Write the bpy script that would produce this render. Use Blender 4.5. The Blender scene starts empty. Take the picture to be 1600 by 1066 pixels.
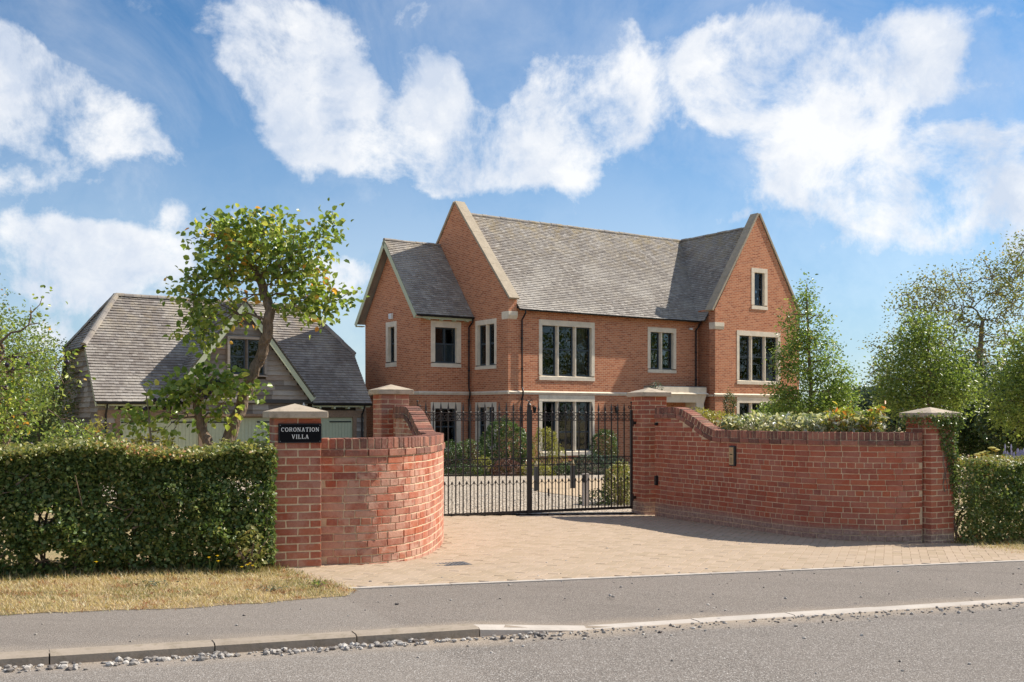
import bpy, bmesh, math, random
import numpy as np
from mathutils import Vector, Matrix, noise as mnoise
from mathutils.geometry import tessellate_polygon
random.seed(7); rng = np.random.default_rng(11)
D = bpy.data; SC = bpy.context.scene; COL = SC.collection
R = math.radians
# ------------------------------------------------------------------ camera, sky, sun, exposure
FPX, CAMZ = 1650.0, 1.62
cam = D.objects.new('camera', D.cameras.new('camera')); COL.objects.link(cam)
cam.location = (0, 0, CAMZ); cam.rotation_euler = (R(90), 0, 0)
cam.data.sensor_width = 36; cam.data.lens = 36 * FPX / 1600; cam.data.shift_y = (650 - 533) / 1600
cam.data.clip_end = 6000; cam.data.clip_start = 0.1
SC.camera = cam
SUN_AZ, SUN_EL = R(23.6), R(41.5)          # azimuth from +X towards +Y
sdir = Vector((math.cos(SUN_EL) * math.cos(SUN_AZ), math.cos(SUN_EL) * math.sin(SUN_AZ), math.sin(SUN_EL)))
sun = D.objects.new('sun', D.lights.new('sun', 'SUN')); COL.objects.link(sun)
sun.data.energy = 5.0; sun.data.angle = R(0.53); sun.data.color = (1.0, 0.93, 0.82)
sun.rotation_euler = (-sdir).to_track_quat('-Z', 'Y').to_euler()
SC.view_settings.view_transform = 'Standard'; SC.view_settings.look = 'None'
SC.view_settings.gamma = 1; SC.view_settings.exposure = 0.5
world = D.worlds.new('World'); SC.world = world; world.use_nodes = True
SC.cycles.max_bounces = 6; SC.cycles.transparent_max_bounces = 12

class NT:
    """small node-tree writer"""
    def __init__(s, tree): s.t = tree; s.t.nodes.clear()
    def n(s, typ, inp=None, **kw):
        nd = s.t.nodes.new(typ)
        for k, v in kw.items(): setattr(nd, k, v)
        for k, v in (inp or {}).items():
            sock = nd.inputs[k]
            if isinstance(v, bpy.types.NodeSocket): s.t.links.new(v, sock)
            elif isinstance(v, bpy.types.Node): s.t.links.new(v.outputs[0], sock)
            else:
                if sock.type == 'RGBA' and len(v) == 3: v = (*v, 1)
                sock.default_value = v
        return nd
    def math(s, op, a, b=0.0, c=None, clamp=False):
        d = {0: a, 1: b}
        if c is not None: d[2] = c
        return s.n('ShaderNodeMath', d, operation=op, use_clamp=clamp).outputs[0]
    def mix(s, f, a, b, mode='MIX'):
        nd = s.n('ShaderNodeMix', data_type='RGBA', blend_type=mode)
        for i, v in ((0, f), (6, a), (7, b)):
            if isinstance(v, bpy.types.NodeSocket): s.t.links.new(v, nd.inputs[i])
            else: nd.inputs[i].default_value = (*v, 1) if isinstance(v, tuple) and len(v) == 3 else v
        return nd.outputs[2]
    def ramp(s, f, stops, interp='LINEAR'):
        nd = s.n('ShaderNodeValToRGB', {0: f}); cr = nd.color_ramp; cr.interpolation = interp
        while len(cr.elements) < len(stops): cr.elements.new(0.5)
        for e, (p, c) in zip(cr.elements, stops):
            e.position = p; e.color = (*c, 1) if isinstance(c, tuple) else (c, c, c, 1)
        return nd.outputs[0]
    def noise(s, scale, detail=4, rough=0.55, vec=None, dist=0.0):
        d = {'Scale': scale, 'Detail': detail, 'Roughness': rough, 'Distortion': dist}
        if vec is not None: d['Vector'] = vec
        return s.n('ShaderNodeTexNoise', d).outputs[0]

w = NT(world.node_tree)
sky = w.n('ShaderNodeTexSky', sky_type='NISHITA', sun_disc=False, sun_elevation=SUN_EL, sun_rotation=math.pi / 2 - SUN_AZ,
          air_density=1.0, dust_density=0.4, ozone_density=2.2)
tc = w.n('ShaderNodeTexCoord').outputs['Generated']
# cloud banks, each in its own direction of the sky (azimuth/elevation as slopes), frayed by noise
bank = [(60,110,80,50,1),(110,165,70,50,1.1),(170,195,70,35,1.1),(220,235,60,20,.9),(130,240,60,35,.8),(30,75,50,30,.8),(20,180,50,90,.6),
        (80,285,110,22,.6),(60,370,90,40,1),(170,385,110,40,1.1),(270,400,60,40,.8),(40,440,100,40,.9),(180,450,110,30,.8),(270,335,25,20,.6),(370,380,40,50,.5),
        (370,30,45,45,1),(440,20,60,30,.8),(500,45,55,45,.9),(540,70,35,35,.7),(375,75,45,30,.9),(410,100,35,30,1),(470,130,75,50,1.3),(520,165,65,55,1.3),
        (560,140,25,25,.8),(430,150,40,50,1.1),(500,220,70,40,1.1),(570,230,50,35,.9),(590,270,30,30,.7),(460,240,40,30,.7),
        (700,140,55,45,1.1),(660,180,40,35,1),(700,220,75,50,1.5),(770,240,85,50,1.5),(840,235,80,45,1.4),(690,280,50,25,1),(850,180,70,60,1.3),(880,110,45,50,1.2),
        (950,120,55,60,1.2),(965,50,30,35,1),(1000,110,25,40,.8),(930,200,80,45,1.1),(1000,200,40,40,.7),(900,280,50,20,.5),
        (1090,95,45,50,1.1),(1150,75,60,45,1.3),(1200,100,80,60,1.5),(1270,60,50,45,1.1),(1180,160,80,40,1.2),(1120,150,50,40,1.1),(1250,140,60,45,1.1),
        (1400,60,60,45,1.2),(1380,120,60,50,1.2),(1440,110,60,50,1.1),(1480,90,35,35,.8),(1330,140,40,50,.8),(1320,190,60,35,1.1),(1290,240,70,50,1.4),
        (1240,280,50,45,1.2),(1350,280,90,50,1.4),(1440,300,90,45,1.4),(1490,250,70,35,1.1),(1460,210,60,25,.9),(1530,220,40,20,.6),(1420,345,120,30,1),
        (1560,330,40,30,.7),(1590,300,30,50,.9),(1590,220,30,30,.6),(1520,150,50,20,.5),(1440,385,150,22,.5),(540,440,60,42,1.2),(500,405,30,20,.6),
        (1150,340,40,15,.5),(650,20,45,15,.45),(825,35,20,20,.4),(870,5,25,12,.5),(1560,30,40,10,.4),(-120,250,90,120,1),(250,520,260,26,.4),(1350,500,220,26,.35),(30,520,80,30,.5),(1740,220,100,90,1.1),(1800,380,120,60,1)]
nz1 = w.n('ShaderNodeTexNoise', {'Vector': tc, 'Scale': 11.0, 'Detail': 8.0, 'Roughness': 0.6, 'Distortion': 0.2})
warp = w.n('ShaderNodeVectorMath', {0: nz1.outputs[1], 1: (0.5, 0.5, 0.5)}, operation='SUBTRACT')
warp = w.n('ShaderNodeVectorMath', {0: warp, 1: (0.07, 0.02, 0.055)}, operation='MULTIPLY')
dirw = w.n('ShaderNodeVectorMath', {0: tc, 1: warp}, operation='ADD').outputs[0]
acc = None
for (bx, by, rx, ry, wt) in bank:
    c = Vector(((bx - 800) / FPX, 1, (650 - by) / FPX)).normalized()
    k = c.y
    sc = Vector((FPX / rx / k, 2.0, FPX / ry / k))
    d = w.n('ShaderNodeVectorMath', {0: dirw, 1: tuple(sc), 2: (-c.x * sc.x, -c.y * sc.y, -c.z * sc.z)}, operation='MULTIPLY_ADD').outputs[0]
    dd = w.n('ShaderNodeVectorMath', {0: d, 1: d}, operation='DOT_PRODUCT').outputs['Value']
    g = w.math('POWER', math.exp(-1.05), dd)
    acc = w.math('MULTIPLY', g, wt) if acc is None else w.math('MULTIPLY_ADD', g, wt, acc)
# elsewhere round the sky: unseen scattered cloud on a flat layer, cover widened for fill light
sep = w.n('ShaderNodeSeparateXYZ', {0: tc})
zz = w.math('ADD', w.math('MAXIMUM', sep.outputs[2], 0.0), 0.12)
pl = w.n('ShaderNodeCombineXYZ', {0: w.math('DIVIDE', sep.outputs[0], zz), 1: w.math('DIVIDE', sep.outputs[1], zz)}).outputs[0]
lay = w.noise(0.9, 8, 0.6, pl)
lay = w.n('ShaderNodeMapRange', {0: lay, 1: 0.47, 2: 0.66}, clamp=True).outputs[0]
away = w.n('ShaderNodeMapRange', {0: sep.outputs[1], 1: 0.8, 2: 0.6}, clamp=True).outputs[0]
nzf = w.noise(10, 10, 0.66, tc, 0.25)
nzh = w.noise(38, 6, 0.6, tc, 0.6)
dens = w.math('ADD', w.math('MULTIPLY', w.math('MINIMUM', acc, 1.05), 0.84), w.math('MULTIPLY', w.math('SUBTRACT', nzf, 0.5), 2.9))
dens = w.math('ADD', dens, w.math('MULTIPLY', w.math('SUBTRACT', nzh, 0.5), 0.35))
dens = w.n('ShaderNodeMapRange', {0: dens, 1: 0.16, 2: 1.05}, clamp=True, interpolation_type='SMOOTHSTEP').outputs[0]
haze = w.n('ShaderNodeMapRange', {0: sep.outputs[2], 1: 0.30, 2: 0.0, 3: 0.0, 4: 0.60}, clamp=True).outputs[0]
wisp = w.math('MULTIPLY', w.n('ShaderNodeMapRange', {0: w.noise(4.5, 8, 0.65, tc, 0.8), 1: 0.40, 2: 0.78}, clamp=True).outputs[0], 0.5)
mask = w.math('MAXIMUM', w.math('MAXIMUM', dens, w.math('MULTIPLY', lay, away)), w.math('MAXIMUM', haze, wisp))
mask = w.math('MULTIPLY', mask, 0.93)
shade = w.n('ShaderNodeMapRange', {0: w.noise(9, 7, 0.62, dirw), 1: 0.38, 2: 0.60}, clamp=True).outputs[0]
ccol = w.mix(shade, (0.66, 0.73, 0.85), (1.0, 1.0, 1.0))
skyc = w.mix(1.0, sky.outputs[0], (0.62, 0.96, 1.18), 'MULTIPLY')
b1 = w.n('ShaderNodeBackground', {0: skyc, 1: 0.076})
b2 = w.n('ShaderNodeBackground', {0: ccol, 1: 0.74})
ms = w.n('ShaderNodeMixShader', {0: mask, 1: b1, 2: b2})
w.n('ShaderNodeOutputWorld', {0: ms})

# ------------------------------------------------------------------ materials
MATS = {}
def mat(name):
    m = D.materials.new(name); m.use_nodes = True; MATS[name] = m
    return m, NT(m.node_tree)
def out(t, sh, disp=None): t.n('ShaderNodeOutputMaterial', {0: sh})
def bsdf(t, col, rough=0.8, bump=None, bs=0.3, bd=0.01, metal=0.0, spec=0.3, extra=None):
    d = {'Base Color': col, 'Roughness': rough, 'Metallic': metal, 'Specular IOR Level': spec}
    if bump is not None: d['Normal'] = t.n('ShaderNodeBump', {'Height': bump, 'Strength': bs, 'Distance': bd}).outputs[0]
    d.update(extra or {})
    return t.n('ShaderNodeBsdfPrincipled', d)
def simple(name, col, rough=0.8, nscale=None, var=0.25, metal=0, spec=0.3, bs=0.2, bd=.005):
    m, t = mat(name)
    if nscale:
        oc = t.n('ShaderNodeTexCoord').outputs['Object']
        nz = t.noise(nscale, 6, 0.6, oc)
        nz2 = t.noise(nscale * 0.13, 3, 0.6, oc)
        f = t.math('ADD', t.math('MULTIPLY', nz, 0.6), t.math('MULTIPLY', nz2, 0.4))
        c = t.ramp(f, [(0.3, tuple(x * (1 - var) for x in col)), (0.7, tuple(min(1, x * (1 + var)) for x in col))])
        out(t, bsdf(t, c, rough, nz, bs, bd, metal, spec))
    else: out(t, bsdf(t, col, rough, metal=metal, spec=spec))
    return m
def rnd(t):
    a = t.n('ShaderNodeObjectInfo').outputs['Random']; b = t.n('ShaderNodeNewGeometry').outputs['Random Per Island']
    return t.math('FRACT', t.math('ADD', t.math('MULTIPLY', a, 7.31), b))
def pos(t): return t.n('ShaderNodeNewGeometry').outputs['Position']

# gate-wall brick: every brick its own tint, lime bloom and grain
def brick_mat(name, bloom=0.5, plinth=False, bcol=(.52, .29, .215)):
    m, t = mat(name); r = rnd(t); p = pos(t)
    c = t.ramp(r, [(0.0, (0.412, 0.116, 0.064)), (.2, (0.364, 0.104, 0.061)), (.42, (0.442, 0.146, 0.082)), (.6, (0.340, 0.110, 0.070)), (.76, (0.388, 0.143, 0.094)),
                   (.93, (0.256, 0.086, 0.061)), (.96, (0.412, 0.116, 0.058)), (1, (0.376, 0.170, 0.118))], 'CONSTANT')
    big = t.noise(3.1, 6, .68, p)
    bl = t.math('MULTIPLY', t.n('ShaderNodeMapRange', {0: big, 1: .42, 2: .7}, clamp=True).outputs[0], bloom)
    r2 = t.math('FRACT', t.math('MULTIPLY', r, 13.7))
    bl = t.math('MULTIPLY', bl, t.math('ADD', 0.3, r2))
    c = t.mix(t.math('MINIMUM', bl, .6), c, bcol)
    g = t.noise(60, 6, .7, p)
    c = t.mix(t.n('ShaderNodeMapRange', {0: g, 1: .5, 2: .8, 4: .55}, clamp=True).outputs[0], c, (.16, .06, .045))
    g2 = t.noise(26, 5, .65, p)
    c = t.mix(t.n('ShaderNodeMapRange', {0: g2, 1: .52, 2: .75, 4: .5}, clamp=True).outputs[0], c, (.48, .24, .17))
    sp = t.n('ShaderNodeSeparateXYZ', {0: p})
    if plinth:     # rising damp and old mortar wash on the lowest courses
        zn = t.math('ADD', sp.outputs[2], t.math('MULTIPLY', t.math('SUBTRACT', big, .5), .12))
        zn = t.math('ADD', zn, t.math('MULTIPLY', sp.outputs[0], .0254))
        f = t.n('ShaderNodeMapRange', {0: zn, 1: .27, 2: .16, 4: .85}, clamp=True).outputs[0]
        c = t.mix(f, c, t.ramp(g2, [(.35, (.24, .17, .14)), (.65, (.50, .37, .29))]))
    else:
        f = t.n('ShaderNodeMapRange', {0: sp.outputs[2], 1: .40, 2: .12, 4: .4}, clamp=True).outputs[0]
        c = t.mix(t.math('MULTIPLY', f, g2), c, (.48, .36, .27))
    out(t, bsdf(t, c, .9, t.math('ADD', g, g2), .55, .006, spec=.15))
    return m
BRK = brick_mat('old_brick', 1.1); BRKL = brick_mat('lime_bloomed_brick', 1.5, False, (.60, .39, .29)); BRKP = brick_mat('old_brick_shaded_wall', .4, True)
def coping_mat():
    m, t = mat('coping_brick'); r = rnd(t); p = pos(t)
    c = t.ramp(r, [(0, (.30, .12, .085)), (.3, (.22, .10, .075)), (.55, (.36, .16, .11)), (.8, (.18, .085, .065)), (1, (.4, .2, .14))], 'CONSTANT')
    g = t.noise(45, 6, .7, p); g2 = t.noise(6, 5, .65, p)
    c = t.mix(t.n('ShaderNodeMapRange', {0: g2, 1: .48, 2: .7, 4: .75}, clamp=True).outputs[0], c, (.085, .06, .05))
    c = t.mix(t.n('ShaderNodeMapRange', {0: g, 1: .5, 2: .75, 4: .5}, clamp=True).outputs[0], c, (.5, .36, .28))
    out(t, bsdf(t, c, .92, g, .6, .006, spec=.12)); return m
COPE = coping_mat()
MORT = simple('mortar', (.64, .49, .32), .95, 40, .25, bs=.5)
def house_brick():
    m, t = mat('house_brick'); uv = t.n('ShaderNodeUVMap').outputs[0]; p = pos(t)
    bt = t.n('ShaderNodeTexBrick', {'Vector': uv, 'Scale': 1.0, 'Mortar Size': .010, 'Mortar Smooth': .3, 'Bias': 0.0, 'Brick Width': .225, 'Row Height': .075,
                                    'Color1': (0, 0, 0), 'Color2': (1, 1, 1), 'Mortar': (.5, .5, .5)}, offset=.5, squash=1.0)
    cell = bt.outputs[0]
    c = t.ramp(cell, [(0, (.36, .105, .055)), (.3, (.50, .165, .08)), (.55, (.56, .20, .098)), (.8, (.62, .24, .125)), (1, (.42, .15, .085))])
    n1 = t.noise(.8, 5, .6, p); n2 = t.noise(9, 5, .7, p)
    c = t.mix(t.n('ShaderNodeMapRange', {0: n1, 1: .4, 2: .75, 4: .2}, clamp=True).outputs[0], c, (.36, .115, .06))
    c = t.mix(t.n('ShaderNodeMapRange', {0: n2, 1: .45, 2: .75, 4: .5}, clamp=True).outputs[0], c, (.64, .33, .19))
    c = t.mix(bt.outputs[1], c, (.64, .41, .26))
    h = t.math('SUBTRACT', t.math('MULTIPLY', t.noise(30, 4, .6, p), .4), bt.outputs[1])
    out(t, bsdf(t, c, .9, h, .6, .005, spec=.15)); return m
HBRK = house_brick()
def stone_mat(name, col, dirt=.35):
    m, t = mat(name); p = pos(t)
    n1 = t.noise(3, 6, .65, p); n2 = t.noise(50, 4, .6, p); n3 = t.noise(11, 6, .7, p)
    c = t.mix(t.n('ShaderNodeMapRange', {0: n1, 1: .4, 2: .7}, clamp=True).outputs[0], col, tuple(x * .8 for x in col))
    c = t.mix(t.n('ShaderNodeMapRange', {0: n3, 1: .5, 2: .75, 4: dirt}, clamp=True).outputs[0], c, (.20, .165, .11))
    c = t.mix(t.n('ShaderNodeMapRange', {0: n2, 1: .5, 2: .8, 4: .3}, clamp=True).outputs[0], c, tuple(x * .6 for x in col))
    out(t, bsdf(t, c, .85, n2, .35, .004, spec=.2)); return m
STONE = stone_mat('dressed_limestone', (.86, .74, .58), .12); CAPST = stone_mat('weathered_capstone', (.52, .425, .32), .9)
COPST = stone_mat('lichened_coping_stone', (.46, .38, .28), .6)
KERB = stone_mat('granite_kerb', (.37, .305, .24), .95); KERBW = stone_mat('flush_kerb', (.52, .46, .40), .2)
def tile_mat(name, stops, lich=(.36, .27, .13), amt=.35, zt=None):
    m, t = mat(name); r = rnd(t); p = pos(t)
    c = t.ramp(r, stops)
    n1 = t.noise(.55, 6, .65, p); n2 = t.noise(16, 5, .7, p); n3 = t.noise(2.2, 6, .7, p)
    c = t.mix(t.n('ShaderNodeMapRange', {0: n1, 1: .46, 2: .66, 4: .7}, clamp=True).outputs[0], c, (.50, .46, .41))
    if zt:   # ochre lichen thickest along the ridge where rain sits
        z = t.n('ShaderNodeSeparateXYZ', {0: p}).outputs[2]
        zf = t.n('ShaderNodeMapRange', {0: z, 1: zt - 2.2, 2: zt, 3: .15, 4: 1}, clamp=True).outputs[0]
    else: zf = .5
    f = t.math('MULTIPLY', t.n('ShaderNodeMapRange', {0: n3, 1: .45, 2: .62, 4: amt * 2}, clamp=True).outputs[0], zf, clamp=True)
    c = t.mix(f, c, lich)
    c = t.mix(t.n('ShaderNodeMapRange', {0: n2, 1: .5, 2: .75, 4: .45}, clamp=True).outputs[0], c, (.12, .105, .095))
    out(t, bsdf(t, c, .85, n2, .4, .006, spec=.25)); return m
TILE = tile_mat('clay_roof_tile', [(0, (.25, .22, .195)), (.35, (.31, .275, .245)), (.8, (.35, .315, .28)), (1, (.46, .42, .375))], zt=10.2)
GTILE = tile_mat('barn_roof_tile', [(0, (.21, .18, .16)), (.4, (.25, .218, .195)), (.85, (.28, .25, .225)), (1, (.35, .315, .285))], zt=6.2, amt=.2)
def board_mat():
    m, t = mat('weathered_board'); r = rnd(t); oc = t.n('ShaderNodeTexCoord').outputs['Object']
    mp = t.n('ShaderNodeMapping', {0: oc, 3: (1.2, 1.2, 22)}).outputs[0]
    n = t.noise(2.5, 6, .65, mp); p = pos(t); n2 = t.noise(1.5, 4, .6, p)
    c = t.ramp(t.math('ADD', t.math('MULTIPLY', n, .45), t.math('MULTIPLY', r, .55)), [(.2, (.13, .11, .095)), (.42, (.27, .235, .205)), (.6, (.44, .40, .355)), (.8, (.27, .185, .13))])
    c = t.mix(t.n('ShaderNodeMapRange', {0: n2, 1: .45, 2: .7, 4: .4}, clamp=True).outputs[0], c, (.24, .16, .105))
    out(t, bsdf(t, c, .9, n, .6, .01, spec=.1)); return m
BOARD = board_mat()
OAK = simple('oak_frame', (.27, .185, .125), .85, 20, .35)
SAGE = simple('sage_green_paint', (.50, .53, .37), .55, 12, .10)
DARKFR = simple('dark_window_frame', (.05, .066, .08), .45)
IRON = simple('wrought_iron', (.022, .015, .012), .5, 60, .4, spec=.5)
BLACKP = simple('black_gutter', (.015, .015, .017), .4)
LEAD = simple('lead', (.12, .13, .14), .6, 8, .2)
INTER = simple('room_interior', (.03, .028, .026), .9)
CURT = simple('curtain_cloth', (.38, .34, .28), .9, 14, .25)
BLIND = simple('frosted_film', (.30, .32, .36), .5)
WHITE = simple('white_plastic', (.75, .75, .73), .4)
def glass_mat():
    m, t = mat('window_glass'); p = pos(t)
    nb = t.n('ShaderNodeBump', {'Height': t.noise(1.3, 2, .5, p), 'Strength': .12, 'Distance': .04}).outputs[0]
    fr = t.n('ShaderNodeFresnel', {'IOR': 1.42, 'Normal': nb}).outputs[0]
    tr = t.n('ShaderNodeBsdfTransparent', {0: (.62, .66, .66)})
    gl = t.n('ShaderNodeBsdfGlossy', {0: (.95, .97, 1), 'Roughness': .015, 'Normal': nb})
    out(t, t.n('ShaderNodeMixShader', {0: t.math('ADD', fr, .005), 1: tr, 2: gl})); return m
GLASS = glass_mat()
def asphalt(name, col, agg, light):
    m, t = mat(name); p = pos(t)
    v = t.n('ShaderNodeTexVoronoi', {'Vector': p, 'Scale': agg}); vc = t.n('ShaderNodeSeparateColor', {0: v.outputs['Color']}).outputs[0]
    n1 = t.noise(1.2, 6, .65, p); n2 = t.noise(agg * 1.7, 3, .6, p); n3 = t.noise(.35, 4, .6, p)
    c = t.ramp(vc, [(0, tuple(x * .45 for x in col)), (.5, col), (.85, tuple(x * 1.35 for x in col)), (1, light)])
    c = t.mix(t.n('ShaderNodeMapRange', {0: n1, 1: .35, 2: .7, 4: .35}, clamp=True).outputs[0], c, tuple(x * 1.25 for x in col))
    c = t.mix(t.n('ShaderNodeMapRange', {0: n3, 1: .5, 2: .7, 4: .3}, clamp=True).outputs[0], c, tuple(x * .75 for x in col))
    vv = t.n('ShaderNodeVectorMath', {0: p, 1: (-.4258, .9048, 0)}, operation='DOT_PRODUCT').outputs['Value']
    uu = t.n('ShaderNodeVectorMath', {0: p, 1: (.9048, .4258, 0)}, operation='DOT_PRODUCT').outputs['Value']
    k = t.math('ABSOLUTE', t.math('SUBTRACT', vv, 6.64)); k = t.math('ADD', k, t.math('MULTIPLY', t.math('SUBTRACT', n1, .5), .55))
    c = t.mix(t.n('ShaderNodeMapRange', {0: k, 1: .32, 2: .02, 4: .75}, clamp=True).outputs[0], c, (.40, .32, .24))     # grit and silt lying along the kerb
    c = t.mix(t.n('ShaderNodeMapRange', {0: t.math('ADD', uu, t.math('MULTIPLY', n1, .3)), 1: 2.58, 2: 2.52, 4: .22}, clamp=True).outputs[0], c, (.34, .30, .26))  # older reinstated patch
    st = t.noise(2.6, 3, .5, t.n('ShaderNodeMapping', {0: p, 2: (0, 0, -.44), 3: (.12, 1, 1)}).outputs[0])
    c = t.mix(t.n('ShaderNodeMapRange', {0: st, 1: .55, 2: .75, 4: .35}, clamp=True).outputs[0], c, tuple(x * .7 for x in col))
    out(t, bsdf(t, c, .92, t.math('ADD', v.outputs['Distance'], n2), .6, .006, spec=.2)); return m
ROADM = asphalt('road_asphalt', (.205, .178, .155), 150, (.55, .52, .48)); PAVEM = asphalt('footway_asphalt', (.215, .182, .155), 210, (.45, .42, .38))
def paver_mat():
    m, t = mat('sandy_paving_block'); r = rnd(t); p = pos(t)
    c = t.ramp(r, [(0, (.39, .30, .205)), (.5, (.43, .33, .235)), (1, (.47, .362, .265))])
    n1 = t.noise(.9, 6, .65, p); n2 = t.noise(90, 4, .7, p); n3 = t.noise(5, 5, .6, p)
    c = t.mix(t.n('ShaderNodeMapRange', {0: n1, 1: .4, 2: .7, 4: .5}, clamp=True).outputs[0], c, (.42, .33, .25))
    c = t.mix(t.n('ShaderNodeMapRange', {0: n3, 1: .5, 2: .8, 4: .4}, clamp=True).outputs[0], c, (.35, .26, .18))
    c = t.mix(t.n('ShaderNodeMapRange', {0: n2, 1: .45, 2: .8, 4: .5}, clamp=True).outputs[0], c, (.3, .22, .15))
    out(t, bsdf(t, c, .92, n2, .4, .003, spec=.15)); return m
PAVER = paver_mat()
SAND = simple('jointing_sand', (.42, .31, .21), .95, 60, .35, bs=.5)
def straw_mat(name, a, b, g):
    m, t = mat(name); p = pos(t)
    n1 = t.noise(1.7, 6, .65, p); n2 = t.noise(35, 6, .7, p)
    c = t.mix(n2, a, b)
    c = t.mix(t.n('ShaderNodeMapRange', {0: n1, 1: .5, 2: .68, 4: .7}, clamp=True).outputs[0], c, g)
    out(t, bsdf(t, c, .95, n2, .8, .03, spec=.1)); return m
VERGE = straw_mat('dry_verge', (.46, .35, .21), (.30, .21, .12), (.21, .18, .09))
FIELD = straw_mat('dry_field', (.44, .34, .19), (.36, .27, .15), (.26, .23, .11))
def gravel_mat():
    m, t = mat('pale_gravel'); p = pos(t)
    v = t.n('ShaderNodeTexVoronoi', {'Vector': p, 'Scale': 28}); vc = t.n('ShaderNodeSeparateColor', {0: v.outputs['Color']}).outputs[0]
    c = t.ramp(vc, [(0, (.10, .07, .05)), (.22, (.36, .28, .20)), (.6, (.52, .43, .33)), (1, (.66, .57, .46))])
    out(t, bsdf(t, c, .9, v.outputs['Distance'], 1, .03, spec=.2)); return m
GRAV = gravel_mat()
def stonebit():
    m, t = mat('loose_stone'); r = rnd(t); p = pos(t)
    c = t.ramp(r, [(0, (.12, .10, .09)), (.3, (.28, .25, .22)), (.7, (.40, .365, .33)), (1, (.54, .50, .45))])
    out(t, bsdf(t, c, .85, t.noise(80, 4, .6, p), .5, .003)); return m
STB = stonebit()
SOIL = simple('soil', (.07, .05, .035), .95, 30, .4, bs=.8, bd=.02)
def bark(name, a, b, s=9):
    m, t = mat(name); oc = t.n('ShaderNodeTexCoord').outputs['Object']
    mp = t.n('ShaderNodeMapping', {0: oc, 3: (1, 1, .35)}).outputs[0]
    v = t.n('ShaderNodeTexVoronoi', {'Vector': mp, 'Scale': s * 3.3}, feature='F1').outputs['Distance']
    n = t.noise(s, 7, .7, mp); c = t.mix(t.math('ADD', t.math('MULTIPLY', n, .6), t.math('MULTIPLY', v, .5)), a, b)
    out(t, bsdf(t, c, .95, t.math('ADD', n, v), 1, .03, spec=.1)); return m
BARK = bark('rough_bark', (.07, .05, .037), (.34, .25, .18)); BARKP = bark('pale_bark', (.14, .115, .09), (.34, .29, .23))
def leafm(name, stops, gloss=.45, trans=.42):
    m, t = mat(name); a = t.n('ShaderNodeAttribute', attribute_name='tint')
    s = t.n('ShaderNodeSeparateColor', {0: a.outputs['Color']})
    c = t.ramp(s.outputs[0], stops)
    c = t.mix(t.math('MULTIPLY', s.outputs[1], .18), c, (.03, .05, .015))
    p = bsdf(t, c, gloss, spec=.38)
    c2 = t.mix(1.0, c, (1.35, 1.4, .8), 'MULTIPLY')
    tl = t.n('ShaderNodeBsdfTranslucent', {0: c2})
    out(t, t.n('ShaderNodeMixShader', {0: trans, 1: p, 2: tl})); return m
L_QUINCE = leafm('quince_leaf', [(0, (0.091, 0.150, 0.036)), (.25, (0.169, 0.250, 0.054)), (.6, (0.299, 0.375, 0.084)), (.82, (0.468, 0.500, 0.132)), (.9, (0.585, 0.525, 0.132)), (.94, (0.750, 0.425, 0.084)), (1, (0.676, 0.275, 0.060))], .32)
L_HAW = leafm('hawthorn_leaf', [(0, (0.071, 0.119, 0.040)), (.5, (0.149, 0.216, 0.064)), (.85, (0.275, 0.312, 0.103)), (.96, (0.500, 0.410, 0.179)), (1, (0.637, 0.259, 0.126))], .38, .3)
L_HAWTOP = leafm('hedge_top_leaf', [(0, (0.148, 0.174, 0.053)), (.5, (0.282, 0.289, 0.091)), (.8, (0.447, 0.391, 0.152)), (1, (0.595, 0.289, 0.167))], .4, .3)
L_DARK = leafm('dark_leaf', [(0, (0.032, 0.058, 0.022)), (.6, (0.072, 0.116, 0.036)), (1, (0.144, 0.190, 0.064))], .35, .25)
L_BRIGHT = leafm('bright_leaf', [(0, (0.112, 0.166, 0.045)), (.5, (0.204, 0.273, 0.072)), (1, (0.347, 0.389, 0.112))], .4)
L_PEAR = leafm('pear_leaf', [(0, (0.115, 0.178, 0.049)), (.5, (0.210, 0.295, 0.071)), (.9, (0.336, 0.399, 0.107)), (1, (0.483, 0.357, 0.119))], .35)
L_OLIVE = leafm('plane_leaf', [(0, (0.139, 0.162, 0.048)), (.5, (0.239, 0.258, 0.075)), (.85, (0.398, 0.371, 0.112)), (1, (0.517, 0.324, 0.112))], .4, .35)
L_CREAM = leafm('variegated_leaf', [(0, (0.127, 0.182, 0.070)), (.4, (0.286, 0.320, 0.161)), (.65, (0.666, 0.611, 0.404)), (.9, (0.750, 0.750, 0.686)), (1, (0.540, 0.466, 0.181))], .28, .3)
L_HEBE = leafm('laurel_leaf', [(0, (.04, .075, .025)), (.6, (.10, .16, .045)), (.85, (.2, .26, .09)), (1, (.42, .44, .2))], .3, .25)
L_RED = leafm('red_tip_leaf', [(0, (.14, .22, .04)), (.4, (.34, .4, .08)), (.7, (.56, .5, .1)), (.82, (.6, .3, .07)), (1, (.55, .12, .05))], .35, .35)
L_PURP = leafm('purple_leaf', [(0, (0.078, 0.026, 0.026)), (.6, (0.182, 0.065, 0.052)), (1, (0.325, 0.169, 0.104))], .4, .25)
L_YELL = leafm('yellow_green_leaf', [(0, (0.137, 0.157, 0.023)), (.5, (0.313, 0.294, 0.055)), (1, (0.489, 0.423, 0.129))], .4, .35)
L_GREY = leafm('grey_leaf', [(0, (0.055, 0.082, 0.055)), (.6, (0.109, 0.155, 0.101)), (1, (0.187, 0.246, 0.164))], .5, .2)
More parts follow.
